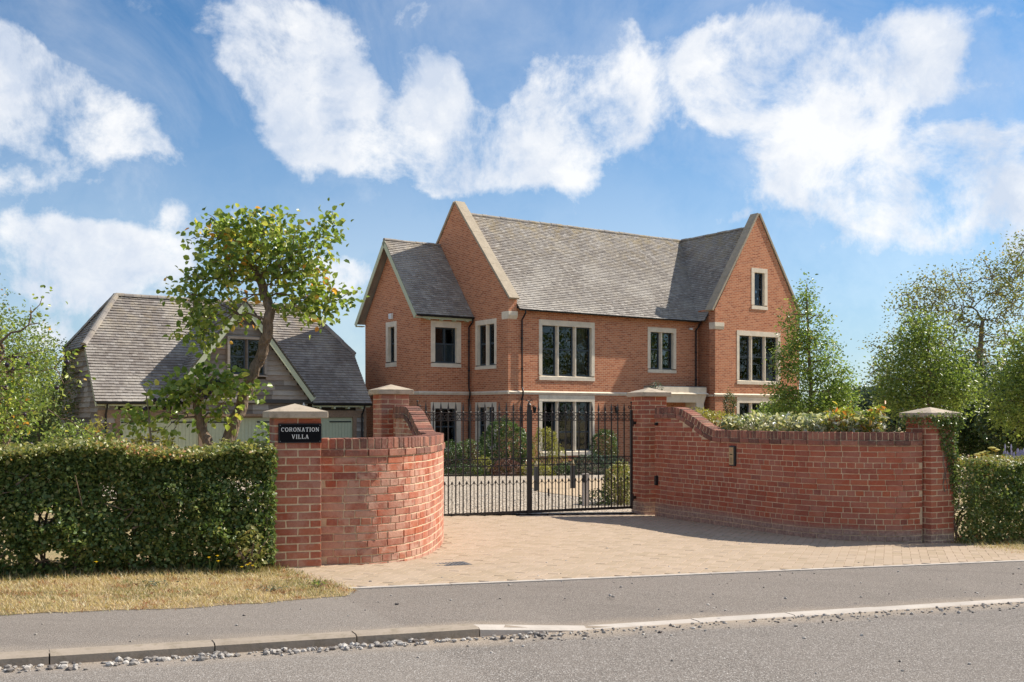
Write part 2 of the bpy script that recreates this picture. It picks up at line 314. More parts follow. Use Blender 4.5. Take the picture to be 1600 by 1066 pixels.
L_GRASS = leafm('grass_blade', [(0, (0.146, 0.173, 0.050)), (.12, (0.370, 0.292, 0.130)), (.5, (0.627, 0.464, 0.250)), (.85, (0.750, 0.626, 0.390)), (.93, (0.750, 0.691, 0.480)), (.96, (0.336, 0.162, 0.070)), (1, (0.448, 0.216, 0.090))], .7, .3)
L_GGRASS = leafm('green_blade', [(0, (.05, .08, .02)), (.6, (.13, .16, .05)), (1, (.33, .3, .12))], .6, .3)
YEL = simple('yellow_petal', (.8, .55, .02), .6); LAV = simple('lavender_petal', (.42, .38, .52), .7); PLUM = simple('plum_skin', (.03, .015, .035), .4, spec=.5)
GOLD = simple('brass_panel', (.50, .36, .2), .4, 30, .15, metal=.4)

# ------------------------------------------------------------------ object helpers
def tag(o, label=None, cat=None, group=None, kind=None):
    if label: o['label'] = label
    if cat: o['category'] = cat
    if group: o['group'] = group
    if kind: o['kind'] = kind
    return o
def empty(name, loc=(0, 0, 0), rz=0.0, label=None, cat=None, group=None):
    o = D.objects.new(name, None); COL.objects.link(o); o.location = loc; o.rotation_euler = (0, 0, rz); o.empty_display_size = .1
    return tag(o, label, cat, group)
def link_mesh(name, me, parent=None, loc=(0, 0, 0), rot=None):
    o = D.objects.new(name, me); COL.objects.link(o); o.location = loc
    if rot is not None: o.rotation_euler = rot
    if parent is not None: o.parent = parent
    return o
class MB:
    """collects geometry, builds ONE mesh object"""
    def __init__(s): s.v = []; s.f = []; s.uv = []; s.smooth = False
    def quad(s, a, b, c, d, uv=None):
        i = len(s.v); s.v += [tuple(a), tuple(b), tuple(c), tuple(d)]; s.f.append((i, i + 1, i + 2, i + 3)); s.uv.append(uv)
    def poly(s, pts, uv=None):
        i = len(s.v); s.v += [tuple(p) for p in pts]; s.f.append(tuple(range(i, i + len(pts)))); s.uv.append(uv)
    def hexa(s, c):
        """c: 8 corners, bottom ring 0-3, top ring 4-7"""
        i = len(s.v); s.v += [tuple(p) for p in c]
        c = [Vector(p) for p in c]
        det = (c[1] - c[0]).cross(c[3] - c[0]).dot(c[4] - c[0])
        fs = [(0, 3, 2, 1), (4, 5, 6, 7), (0, 1, 5, 4), (1, 2, 6, 5), (2, 3, 7, 6), (3, 0, 4, 7)]
        for f in fs:
            if det < 0: f = f[::-1]
            s.f.append(tuple(i + k for k in f))
            n = (c[f[1]] - c[f[0]]).cross(c[f[2]] - c[f[1]])
            ax = 'z' if abs(n.z) > max(abs(n.x), abs(n.y)) else ('x' if abs(n.x) > abs(n.y) else 'y')
            s.uv.append([((c[k].x, c[k].y) if ax == 'z' else ((c[k].y, c[k].z) if ax == 'x' else (c[k].x, c[k].z))) for k in f])
    def box(s, x0, x1, y0, y1, z0, z1):
        s.hexa([(x0, y0, z0), (x1, y0, z0), (x1, y1, z0), (x0, y1, z0), (x0, y0, z1), (x1, y0, z1), (x1, y1, z1), (x0, y1, z1)])
    def obox(s, o, a, b, c):
        """box from corner o and edge vectors a,b,c"""
        o, a, b, c = map(Vector, (o, a, b, c)); s.hexa([o, o + a, o + a + b, o + b, o + c, o + a + c, o + a + b + c, o + b + c])
    def tube(s, pts, radii, n=6, cap=True):
        pts = [Vector(p) for p in pts]
        if not hasattr(radii, '__len__'): radii = [radii] * len(pts)
        rings = []; prev = None
        for k, p in enumerate(pts):
            d = (pts[min(k + 1, len(pts) - 1)] - pts[max(k - 1, 0)])
            d = d.normalized() if d.length > 1e-9 else Vector((0, 0, 1))
            if prev is None:
                a = d.orthogonal().normalized()
            else:
                a = (prev - d * prev.dot(d)); a = a.normalized() if a.length > 1e-6 else d.orthogonal().normalized()
            prev = a; b = d.cross(a); i = len(s.v)
            for j in range(n):
                t = 2 * math.pi * j / n; s.v.append(tuple(p + (a * math.cos(t) + b * math.sin(t)) * radii[k]))
            rings.append(i)
        for q in range(len(rings) - 1):
            for j in range(n):
                j2 = (j + 1) % n; s.f.append((rings[q] + j, rings[q] + j2, rings[q + 1] + j2, rings[q + 1] + j)); s.uv.append(None)
        if cap:
            s.f.append(tuple(rings[0] + j for j in reversed(range(n)))); s.uv.append(None)
            s.f.append(tuple(rings[-1] + j for j in range(n))); s.uv.append(None)
    def holed(s, outer, holes, to3d, flip=False):
        """flat wall outline (2-D) with window openings, mapped to 3-D"""
        polys = [[Vector((a, b, 0)) for a, b in outer]] + [[Vector((a, b, 0)) for a, b in h] for h in holes]
        flat = [p for pl in polys for p in pl]
        for t in tessellate_polygon(polys):
            p2 = [flat[k] for k in t]
            if ((p2[1] - p2[0]).cross(p2[2] - p2[1]).z < 0) != flip: p2 = p2[::-1]
            s.poly([to3d(p.x, p.y) for p in p2], [(p.x, p.y) for p in p2])
    def mesh(s, name, m):
        me = D.meshes.new(name); me.from_pydata(s.v, [], s.f)
        if any(u is not None for u in s.uv):
            l = me.uv_layers.new(name='UVMap'); k = 0
            for f, u in zip(s.f, s.uv):
                for j in range(len(f)):
                    if u is not None: l.data[k].uv = u[j]
                    k += 1
        if m is not None: me.materials.append(m)
        if s.smooth: me.polygons.foreach_set('use_smooth', [True] * len(me.polygons))
        me.update(); return me
    def build(s, name, m, parent=None, loc=(0, 0, 0), **kw):
        o = link_mesh(name, s.mesh(name, m), parent, loc); return tag(o, **kw)
def boxobj(name, m, parent, b, loc=(0, 0, 0), **kw):
    q = MB(); q.box(*b); return q.build(name, m, parent, loc, **kw)

# ------------------------------------------------------------------ terrain (road frame: u along the kerb, v away from the camera)
EU = Vector((.9048, .4258)); EV = Vector((-.4258, .9048)); K0 = Vector((0, 7.35))
def W(u, v): p = K0 + EU * u + EV * v; return p.x, p.y
def UV(x, y): d = Vector((x, y)) - K0; return d.dot(EU), d.dot(EV)
def sstep(a, b, x): t = min(1, max(0, (x - a) / (b - a))); return t * t * (3 - 2 * t)
def zf(x, y):
    cx = max(-9, min(14, x)); cy = max(0, min(30, y))
    p = .278 - .0254 * cx - .0157 * cy
    v = UV(x, y)[1]
    k = sstep(10, 24, v)
    return p * (1 - k) + (-.35) * k
def zw(u, v): return zf(*W(u, v))
def gridmesh(name, us, vs, off, m, parent=None, **kw):
    q = MB(); idx = {}
    for i, u in enumerate(us):
        for j, v in enumerate(vs):
            x, y = W(u, v); idx[i, j] = len(q.v); q.v.append((x, y, zf(x, y) + (off(u, v) if callable(off) else off)))
    for i in range(len(us) - 1):
        for j in range(len(vs) - 1):
            q.f.append((idx[i, j], idx[i + 1, j], idx[i + 1, j + 1], idx[i, j + 1])); q.uv.append(None)
    return q.build(name, m, parent, **kw)
def lin(a, b, n): return [a + (b - a) * i / n for i in range(n + 1)]
US = [-2500, -900, -300, -120, -60, -40] + lin(-30, 40, 70) + [50, 70, 120, 300, 900, 2500]
VS = [-600, -200, -60, -30, -12, -8, -5, -3, -1, 0, .5, 1, 2.4, 2.7] + lin(3.2, 36, 60) + [40, 50, 70, 100, 160, 300, 700, 1500, 3000]
def goff(u, v): return -.24 if v < 2.5 else -.03 if v < 34 else -.03 - .9 * sstep(40, 110, v)
gridmesh('ground', US, VS, goff, FIELD, kind='structure')
ROADZ = -.068
def roff(v): return ROADZ + .03 * (1 - ((v + 3.4) / 3.6) ** 2 if v > -3.4 else 1)
gridmesh('road', [-400, -120, -50] + lin(-30, 40, 70) + [60, 120, 400], [-7.2, -5, -3.4, -2.4, -1.6, -1, -.5, -.25, 0, .02], lambda u, v: roff(v), ROADM, kind='structure')
gridmesh('pavement', [-400, -120, -50] + lin(-30, 40, 140) + [60, 120, 400], [.02, .12, .6, 1.2, 1.84, 1.9], lambda u, v: -.004, PAVEM, kind='structure')
# kerb: one stone after another; full height to u=-.05, one dropped stone, then flush
kerb = empty('kerb', (*W(0, 0), zw(0, 0))); kerb['kind'] = 'structure'
def kstone(u0, u1, h0, h1, m):
    q = MB(); g = .004; c = []
    j = random.uniform(-.004, .004)
    for (u, h) in ((u0 + g, h0), (u1 - g, h1)):
        z = zw(u, 0) + j
        c.append([(u, -.012, z - .2), (u, -.002 - .01, z - .012 + h), (u, .014, z + h), (u, .118, z + h + .002), (u, .118, z - .2)])
    P = [[(*W(a, b), zz) for a, b, zz in r] for r in c]
    n = 5
    for k in range(n): q.quad(P[0][k], P[1][k], P[1][(k + 1) % n], P[0][(k + 1) % n])
    q.poly(P[0][::-1]); q.poly(P[1])
    o = q.build('kerb_stone', m, kerb, (-kerb.location.x, -kerb.location.y, -kerb.location.z))
ks = [-12.9, -12, -11.1, -10.2, -9.3, -8.4, -7.5, -6.6, -5.7, -4.78, -3.86, -2.95, -2.02, -1.12, -.25]
for a, b in zip(ks[:-1], ks[1:]): kstone(a, b, 0, 0, KERB)
kstone(-.25, .66, 0, -.058, KERBW)
u = .66
while u < 16: kstone(u, u + .915, -.058, -.058, KERBW); u += .915
for f in D.objects: pass
# pavement dips to the dropped kerb
pv = D.objects['pavement'].data
for vt in pv.vertices:
    uu, vv = UV(vt.co.x, vt.co.y)
    if vv < 1.3: vt.co.z -= .058 * sstep(-.3, .7, uu) * (1 - sstep(.1, 1.2, vv))

# ------------------------------------------------------------------ plan of the entrance walls (outer faces, world metres)
LW = [(-1.87, 10.33), (-1.62, 10.37), (-1.35, 10.49), (-1.10, 10.76), (-.94, 11.2), (-.86, 11.8), (-.83, 12.45), (-.85, 13.1), (-.93, 13.75), (-1.07, 14.4), (-1.27, 15.05), (-1.47, 15.6), (-1.6, 16.08)]
RW = [(5.52, 14.2), (5.1, 14.06), (4.54, 14.2), (4.05, 14.52), (3.66, 15.12), (3.32, 15.85), (2.95, 16.6), (2.62, 17.2), (2.40, 17.75)]
def catmull(P, n=10):
    P = [Vector((2 * P[0][0] - P[1][0], 2 * P[0][1] - P[1][1]))] + [Vector(p) for p in P] + [Vector((2 * P[-1][0] - P[-2][0], 2 * P[-1][1] - P[-2][1]))]
    o = []
    for i in range(1, len(P) - 2):
        for k in range(n):
            t = k / n; a, b, c, d = P[i - 1:i + 3]
            o.append(.5 * ((2 * b) + (c - a) * t + (2 * a - 5 * b + 4 * c - d) * t * t + (3 * b - a - 3 * c + d) * t ** 3))
    o.append(P[-2]); return o
class Path:
    def __init__(s, pts):
        s.p = catmull(pts); s.s = [0]
        for a, b in zip(s.p[:-1], s.p[1:]): s.s.append(s.s[-1] + (b - a).length)
        s.L = s.s[-1]
    def at(s, d):
        d = max(0, min(s.L - 1e-6, d)); lo = 0; hi = len(s.s) - 1
        while hi - lo > 1:
            m = (lo + hi) // 2
            if s.s[m] <= d: lo = m
            else: hi = m
        t = (d - s.s[lo]) / (s.s[hi] - s.s[lo]); return s.p[lo].lerp(s.p[hi], t)
    def tan(s, d): v = s.at(d + .03) - s.at(d - .03); return v.normalized()
PL, PR = Path(LW), Path(RW)

# ------------------------------------------------------------------ brick meshes (shared)
def brick_mesh(name, lx, ly, lz, seed, m, bev=.004, jit=.0022):
    rr = random.Random(seed); bm = bmesh.new(); bmesh.ops.create_cube(bm, size=1)
    for v in bm.verts: v.co = Vector((v.co.x * lx, v.co.y * ly, v.co.z * lz)) + Vector([rr.uniform(-jit, jit) for _ in range(3)])
    bmesh.ops.bevel(bm, geom=list(bm.edges), offset=bev, segments=1, affect='EDGES', clamp_overlap=True)
    me = D.meshes.new(name); bm.to_mesh(me); bm.free(); me.materials.append(m); return me
def variants(nm, lx, ly, lz, m, n=5): return [brick_mesh(nm, lx, ly, lz, 100 + k, m) for k in range(n)]
STR = variants('brick', .215, .1025, .065, BRK); HDR = variants('brick', .1025, .1025, .065, BRK)
STRP = variants('brick', .215, .1025, .065, BRKP); HDRP = variants('brick', .1025, .1025, .065, BRKP)
STRL = variants('brick', .215, .1025, .065, BRKL); HDRL = variants('brick', .1025, .1025, .065, BRKL)
COPB = variants('brick', .066, .220, .105, COPE); OVR = variants('brick', .215, .12, .066, COPE)
def place(base, me, x, y, z, rz, rx=0, ry=0, sx=1, sz=1):
    o = D.objects.new('brick', me); COL.objects.link(o); o.parent = base
    o.location = (x - base.location.x, y - base.location.y, z - base.location.z); o.rotation_euler = (rx, ry, rz); o.scale = (sx, 1, sz)
    return o
def join_stuff(name, items, base, m):
    """many small pieces into one mesh part"""
    V = []; F = []; n0 = 0
    for (me, x, y, z, rz, ry, sx, sz) in items:
        M = Matrix.Translation((x, y, z)) @ Matrix.Rotation(rz, 4, 'Z') @ Matrix.Rotation(ry, 4, 'Y') @ Matrix.Diagonal((sx, 1, sz, 1))
        V += [tuple(M @ v.co) for v in me.vertices]; F += [tuple(n0 + k for k in p.vertices) for p in me.polygons]; n0 = len(V)
    me = D.meshes.new(name); me.from_pydata(V, [], F); me.materials.append(m); me.update()
    o = link_mesh(name, me, base, (-base.location.x, -base.location.y, -base.location.z)); o['kind'] = 'stuff'; return o

def curved_wall(path, swoop, label, sm, hm, seed, group):
    x, y = path.p[len(path.p) // 2]; base = empty('curved_brick_wall', (x, y, zf(x, y)), 0, label, 'wall', group)
    rr = random.Random(seed); L = path.L; side = 1 if path is PL else -1      # side: inward normal sign
    def top(s):  # top of coping
        k = sstep(L - swoop[0], L - swoop[1], s); return 1.40 + .36 * k
    def nrm(s): t = path.tan(s); return Vector((-t.y, t.x)) if side > 0 else Vector((t.y, -t.x))     # points behind the face
    TH = .215
    # mortar core
    q = MB(); N = 60
    for i in range(N):
        s0, s1 = L * i / N, L * (i + 1) / N; c = []
        for s in (s0, s1):
            p = path.at(s) + nrm(s) * .003; r = path.at(s) + nrm(s) * (TH - .003); c.append((p, r, top(s) - .010))
        a, b = c
        q.hexa([(*a[0], -.5), (*b[0], -.5), (*b[1], -.5), (*a[1], -.5), (*a[0], a[2]), (*b[0], b[2]), (*b[1], b[2]), (*a[1], a[2])])
    q.build('mortar_bed', MORT, base, (-base.location.x, -base.location.y, -base.location.z))
    items = []
    for face in (0, 1):
        off = .05125 if face == 0 else TH - .05125
        for k in range(-6, 24):
            z0 = 1.22 - .075 * (k + 1) if k >= 0 else 1.22 + .075 * (-k - 1)
            header = (k % 5 == 3)
            s = .0 + (.05 if header else (0 if k % 2 else .1125)) + rr.uniform(-.01, .01)
            if s > .06 and not header: s = -.1
            while s < L:
                ln = .1025 if header else .215
                if not header and rr.random() < .06: ln = .1025
                full = ln; e0 = max(s, 0); e1 = min(s + ln, L); m_ = (e0 + e1) / 2; sxx = (e1 - e0) / ln
                if e1 - e0 > .02:
                    lim = min(top(m_ - ln * .4), top(m_ + ln * .4)) - .185
                    p = path.at(m_) + nrm(m_) * off
                    gz = zf(p.x, p.y)
                    h = min(.065, lim - z0)
                    if h > .018 and z0 + .06 > gz - .03:
                        t = path.tan(m_); rz = math.atan2(t.y, t.x)
                        pp = p - nrm(m_) * rr.uniform(0, .004) if face == 0 else p
                        me = rr.choice(hm if ln < .2 else sm)
                        items.append([me, pp.x, pp.y, z0 + h / 2, rz + rr.uniform(-.006, .006), rr.uniform(-.004, .004), sxx, h / .065, face])
                s += ln + .010
    # coping on edge and oversail course
    cop = []
    n = int(L / .0755); d = L / n
    for i in range(n):
        s = (i + .5) * d; p = path.at(s) + nrm(s) * (TH / 2 - .002); t = path.tan(s)
        sl = math.atan2(top(s + .04) - top(s - .04), .08)
        cop.append([rr.choice(COPB), p.x, p.y, top(s) - .0525 / max(.6, math.cos(sl)) + rr.uniform(-.003, .003), math.atan2(t.y, t.x), -sl + rr.uniform(-.02, .02), 1.0, 1.0, 2])
    n = int(L / .225); d = L / n
    for i in range(n):
        for off in (.042, TH - .042):
            s = (i + .5) * d; p = path.at(s) + nrm(s) * off; t = path.tan(s); sl = math.atan2(top(s + .1) - top(s - .1), .2)
            cop.append([rr.choice(OVR), p.x, p.y, top(s) - (.105 + .04) / max(.6, math.cos(sl)), math.atan2(t.y, t.x), -sl, 1.0, 1.0, 2 if off < .1 else 1])
    front = [it for it in items if it[-1] == 0] + [it for it in cop if it[-1] == 2]
    rest = [it for it in items if it[-1] == 1] + [it for it in cop if it[-1] == 1]
    front.sort(key=lambda it: it[1] ** 2 + it[2] ** 2)
    for it in front[:300]: place(base, it[0], it[1], it[2], it[3], it[4], 0, it[5], it[6], it[7])
    fb = [it for it in front[300:] if it[-1] == 0]; cb = [it for it in front[300:] if it[-1] == 2]
    rb = [it for it in rest if it[0] in sm + hm]; ro = [it for it in rest if it[0] not in sm + hm]
    if fb + rb: join_stuff('far_bricks', [i[:8] for i in fb + rb], base, sm[0].materials[0])
    if cb + ro: join_stuff('coping_bricks', [i[:8] for i in cb + ro], base, COPE)
    return base, top
curved_wall(PL, (2.0, .75), 'sunlit curved brick garden wall joining the name-sign pier to the left gate pier', STRL, HDRL, 3, 'curved entrance walls')
curved_wall(PR, (1.75, .6), 'shaded curved brick garden wall with the entry panel, right of the gates', STRP, HDRP, 5, 'curved entrance walls')

def capstone(parent, lx, hw, z0, e, h):
    q = MB(); o = hw + .06; 
    q.box(-o, o, -o, o, z0, z0 + e)
    a = (0, 0, z0 + e + h); c = [(-o, -o, z0 + e), (o, -o, z0 + e), (o, o, z0 + e), (-o, o, z0 + e)]
    for k in range(4): q.poly([c[k], c[(k + 1) % 4], a])
    ob = q.build('capstone', CAPST, parent)
    bv = ob.modifiers.new('bevel', 'BEVEL'); bv.width = .006; bv.segments = 2
def pier(x, y, rz, ztop, label, sm, hm, seed, cap=(.062, .078)):
    """x,y = front-left corner; front faces the road"""
    c, s = math.cos(rz), math.sin(rz); h = .22
    cx, cy = x + h * c - h * s, y + h * s + h * c; zb = zf(cx, cy) - .06
    base = empty('gate_pier', (cx, cy, zb), rz, label, 'gate pier', 'brick piers with stone caps at the entrance'); rr = random.Random(seed)
    boxobj('mortar_bed', MORT, base, (-h + .0035, h - .0035, -h + .0035, h - .0035, 0, ztop - zb - .002))
    n = int((ztop - zb) / .075) + 1
    for k in range(n):
        z = ztop - zb - .075 * (k + 1) + .0325 + .005
        if z < -.03: break
        rows = [(-.1125, -.16875, 0), (.1125, -.16875, 0), (-.1125, .16875, 0), (.1125, .16875, 0), (-.16875, 0, 1), (.16875, 0, 1)]
        for (bx, by, r) in rows:
            if k % 2: bx, by, r = by, bx, 1 - r
            o = D.objects.new('brick', rr.choice(sm)); COL.objects.link(o); o.parent = base
            o.location = (bx, by, z); o.rotation_euler = (rr.uniform(-.006, .006), rr.uniform(-.006, .006), r * math.pi / 2 + rr.uniform(-.006, .006))
    capstone(base, 0, h, ztop - zb, *cap); return base
P1 = pier(-2.25, 10.0, R(19), 1.60, 'sunlit brick pier carrying the black house-name sign, at the road end of the left wall', STR, HDR, 1)
P2 = pier(5.60, 14.10, R(27), 1.60, 'ivy-clad brick pier beside the right-hand hedge', STRP, HDRP, 2)
P3 = pier(-1.98, 16.0, R(24), 1.95, 'left gate pier rising behind the swept-up wall', STR, HDR, 3, (.07, .085))
P4 = pier(2.24, 17.86, R(24), 1.95, 'right gate pier where the gate hinges meet the shaded wall', STRP, HDRP, 4, (.07, .085))

# name sign on the first pier: slab-serif capitals built from strokes
def letters(q, text, cx, z0, hgt, y, tr=.0016):
    st = .16; W_ = {'C': .74, 'O': .8, 'R': .78, 'N': .82, 'A': .82, 'T': .74, 'I': .36, 'V': .82, 'L': .68}; gap = .16
    tot = sum(W_[ch] for ch in text) + gap * (len(text) - 1); x = cx - tot * hgt / 2
    def bar(x0, z0_, x1, z1_, wd, xo):
        d = Vector((x1 - x0, 0, z1_ - z0_)); n = Vector((-d.z, 0, d.x)).normalized() * wd * hgt / 2
        a = Vector((xo + x0 * hgt, y, z0 + z0_ * hgt)); b = Vector((xo + x1 * hgt, y, z0 + z1_ * hgt)); dd = Vector((0, -tr, 0))
        q.hexa([a - n, b - n, b - n + dd, a - n + dd, a + n, b + n, b + n + dd, a + n + dd])
    def arc(xc, zc, rx, rz, a0, a1, wd, xo, n=12, thin=.6):
        for k in range(n):
            t0, t1 = a0 + (a1 - a0) * k / n, a0 + (a1 - a0) * (k + 1) / n
            w_ = wd * (thin + (1 - thin) * abs(math.cos((t0 + t1) / 2)))
            bar(xc + rx * math.cos(t0), zc + rz * math.sin(t0), xc + rx * math.cos(t1), zc + rz * math.sin(t1), w_, xo)
    sf = .07
    for ch in text:
        w_ = W_[ch]
        if ch == 'I': bar(w_ / 2, 0, w_ / 2, 1, st, x); bar(.02, .03, w_ - .02, .03, sf, x); bar(.02, .97, w_ - .02, .97, sf, x)
        if ch == 'T':
            bar(w_ / 2, 0, w_ / 2, 1, st, x); bar(0, .965, w_, .965, .08, x); bar(.2, .03, w_ - .2, .03, sf, x); bar(.03, .76, .03, 1, sf, x); bar(w_ - .03, .76, w_ - .03, 1, sf, x)
        if ch == 'L':
            bar(.17, 0, .17, 1, st, x); bar(0, .97, .34, .97, sf, x); bar(0, .035, w_, .035, .08, x); bar(w_ - .035, 0, w_ - .035, .27, sf, x)
        if ch == 'N':
            bar(.14, 0, .14, 1, .09, x); bar(w_ - .14, 0, w_ - .14, 1, .09, x); bar(.14, .97, w_ - .14, .05, st, x)
            bar(0, .03, .28, .03, sf, x); bar(0, .97, .2, .97, sf, x); bar(w_ - .28, .97, w_, .97, sf, x)
        if ch in 'AV':
            s0, s1 = (0, 1) if ch == 'A' else (1, 0)
            bar(.12, s0, w_ / 2, s1, .1 if ch == 'A' else st, x); bar(w_ - .12, s0, w_ / 2, s1, st if ch == 'A' else .1, x)
            e = .03 if ch == 'A' else .97
            bar(0, e, .26, e, sf, x); bar(w_ - .26, e, w_, e, sf, x)
            if ch == 'A': bar(.22, .34, w_ - .22, .34, .08, x)
        if ch == 'O': arc(w_ / 2, .5, w_ / 2 - .07, .45, 0, 2 * math.pi, st, x, 24)
        if ch == 'C':
            arc(w_ / 2, .5, w_ / 2 - .07, .45, R(48), R(312), st, x, 20); bar(w_ - .08, .66, w_ - .08, .98, sf, x)
        if ch == 'R':
            bar(.16, 0, .16, 1, st, x); bar(0, .03, .32, .03, sf, x); bar(0, .97, .2, .97, sf, x)
            bar(.16, .965, .42, .965, .07, x); bar(.16, .49, .42, .49, .07, x); arc(.42, .725, .2, .235, -math.pi / 2, math.pi / 2, st, x, 10)
            bar(.4, .49, w_ - .08, .02, .13, x); bar(w_ - .16, .03, w_, .03, sf, x)
        x += (w_ + gap) * hgt
sg = empty('house_name_sign', (P1.location.x, P1.location.y, 1.362), R(19), 'black name board with raised white capitals on the left front pier', 'sign')
q = MB(); q.box(-.185, .222, -.242, -.224, 0, .186); o = q.build('sign_board', simple('gloss_black', (.006, .006, .008), .55, spec=.1), sg)
bv = o.modifiers.new('b', 'BEVEL'); bv.width = .003
q = MB()
for (a, b, c, d) in ((-.180, .217, .179, .181), (-.180, .217, .005, .007), (-.180, -.178, .007, .179), (.215, .217, .007, .179)): q.box(a, b, -.2435, -.2415, c, d)
q.build('border_line', simple('border_grey', (.12, .12, .13), .4), sg)
simple('sign_white', (.8, .8, .78), .5)
for word, zz in (('CORONATION', .108), ('VILLA', .040)):
    q = MB(); letters(q, word, .019, zz, .040, -.2422); q.build('lettering', MATS['sign_white'], sg)['kind'] = 'stuff'
q = MB()
for a in (-.168, .205):
    for c in (.016, .168): q.tube([(a, -.242, c), (a, -.246, c)], .0045, 8)
q.build('screws', simple('screw_head', (.25, .25, .25), .4, metal=.7), sg)

# ------------------------------------------------------------------ iron gates
GA = Vector((-1.49, 16.4)); GB = Vector((2.06, 18.1)); gdir = (GB - GA).normalized(); GL = (GB - GA).length; grz = math.atan2(gdir.y, gdir.x)
def bar_mesh():
    q = MB(); r = .0085
    q.box(-r, r, -r, r, .05, 1.66)
    q.tube([(0, 0, 1.655), (0, 0, 1.668), (0, 0, 1.68), (0, 0, 1.69)], [.010, .019, .019, .010], 8)      # collar
    for (z, a, b) in ((1.69, .006, .004),): pass
    pr = [(1.69, .007), (1.72, .017), (1.745, .014), (1.84, .0015)]
    for (z0, a0), (z1, a1) in zip(pr[:-1], pr[1:]):
        k = .55
        q.hexa([(-a0, -a0 * k, z0), (a0, -a0 * k, z0), (a0, a0 * k, z0), (-a0, a0 * k, z0), (-a1, -a1 * k, z1), (a1, -a1 * k, z1), (a1, a1 * k, z1), (-a1, a1 * k, z1)])
    return q.mesh('spear_bar', IRON)
def dog_mesh():
    q = MB(); q.tube([(0, 0, .05), (0, 0, .53)], .006, 6)
    q.tube([(0, 0, .525), (0, 0, .545), (0, 0, .565), (0, 0, .59)], [.007, .017, .014, .001], 6)
    for s in (-1, 1): q.tube([(0, 0, .535), (s * .018, 0, .545), (s * .035, 0, .525), (s * .05, 0, .508), (s * .062, 0, .51)], .0045, 5)
    return q.mesh('short_bar', IRON)
def scroll_mesh():   # back-to-back C scrolls between the upper rails
    q = MB(); zc = 1.605
    for s in (-1, 1):
        pts = []
        for k in range(22):
            t = k / 21; 
            a = -math.pi * .95 + t * math.pi * 1.9
            pts.append((s * (.05 - .027 * math.cos(a * .5) ** 2 * 1.9), 0, zc + .046 * math.sin(a * .52)))
        q.tube(pts, .0042, 5)
        for e in (-1, 1):
            sp = []
            for k in range(14):
                t = k / 13; a = t * math.pi * 2.2; r = .0195 * (1 - .7 * t)
                sp.append((s * (.036 - r * math.sin(a)) , 0, zc + e * (.026 + r * math.cos(a))))
            q.tube(sp, .004, 5)
    return q.mesh('scroll', IRON)
def cross_mesh():
    q = MB(); zc = .868
    for s in (-1, 1):
        q.tube([(s * .055, 0, zc + .05), (s * .03, 0, zc + .045), (s * .012, 0, zc), (s * .03, 0, zc - .045), (s * .055, 0, zc - .05)], .0042, 5)
    q.tube([(.012 * math.cos(a), 0, zc + .012 * math.sin(a)) for a in [k * math.pi / 4 for k in range(9)]], .004, 5)
    return q.mesh('cross_scroll', IRON)
BARM, DOGM, SCRM, CRSM = bar_mesh(), dog_mesh(), scroll_mesh(), cross_mesh()
def gate_leaf(d0, d1, label, side):
    p = GA + gdir * d0; pz = [zf(*(GA + gdir * d)) for d in (d0, d1)]
    g = empty('iron_gate', (p.x, p.y, 0.0), grz, label, 'gate', 'pair of wrought iron driveway gates'); L = d1 - d0
    for z, n in ((1.672, 'top_rail'), (1.545, 'upper_rail'), (.927, 'middle_rail'), (.812, 'middle_rail'), (.055, 'bottom_rail')):
        t = .022 if n == 'bottom_rail' else .006
        boxobj(n, IRON, g, (.02, L - .02, -.014, .014, z - t, z + t))
    boxobj('stile', IRON, g, (0 - .004 if side < 0 else 0, .036, -.02, .02, .03, 1.72)); boxobj('stile', IRON, g, (L - .036, L, -.021, .021, .03, 1.72))
    n = 15; sp = (L - .07) / n
    for i in range(1, n + 0):
        o = link_mesh('spear_bar', BARM, g, (.035 + i * sp, 0, 0)); o.rotation_euler = (0, 0, random.uniform(-.05, .05))
    for i in range(n):
        x = .035 + (i + .5) * sp
        link_mesh('short_bar', DOGM, g, (x, 0, 0)); link_mesh('scroll', SCRM, g, (x, 0, 0)); link_mesh('cross_scroll', CRSM, g, (x, 0, 0))
    q = MB()
    hx = 0 if side < 0 else L
    for z in (.22, 1.5):
        q.box(hx - .13 if side < 0 else hx, hx if side < 0 else hx + .1, -.02, .02, z - .025, z + .025)
        q.tube([(hx, -.01, z - .06), (hx, -.01, z + .06)], .022, 8)
    q.build('hinge', IRON, g)
    q = MB(); xs = hx; s = -side
    q.tube([(xs + s * .03 * math.cos(a) * (1 - k * .04) + s * .05, 0, 1.76 + .035 * math.sin(a) * (1 - k * .04)) for k, a in enumerate([i * .45 for i in range(16)])], .007, 6)
    q.tube([(xs + s * .02, 0, 1.70), (xs + s * .02, 0, 1.84)], .008, 6); q.tube([(xs + s * .02, 0, 1.83), (xs + s * .02, 0, 1.85), (xs + s * .02, 0, 1.87)], [.008, .02, .006], 6)
    q.build('finial_scroll', IRON, g)
    return g
g1 = gate_leaf(.0, GL / 2 - .004, 'left leaf of the black spear-topped driveway gates', -1)
g2 = gate_leaf(GL / 2 + .004, GL, 'right leaf of the black spear-topped driveway gates', 1)
q = MB(); L2 = GL / 2
q.box(L2 - .055, L2 + .012, -.034, -.022, .03, 1.78)
q.tube([(L2 - .02, -.028, 1.78), (L2 - .02, -.028, 1.80), (L2 - .02, -.028, 1.83), (L2 - .02, -.028, 1.86)], [.03, .034, .016, .012], 8)
for s in (-1, 1):
    q.tube([(L2 - .02 + s * .01, -.028, 1.855)] + [(L2 - .02 + s * (.03 + .03 * k / 4), -.028, 1.87 + .012 * math.sin(k)) for k in range(5)], .008, 6)
q.build('meeting_post', IRON, g1)
boxobj('lock_box', IRON, g2, (.33, .35, -.03, .0, .3, .42))

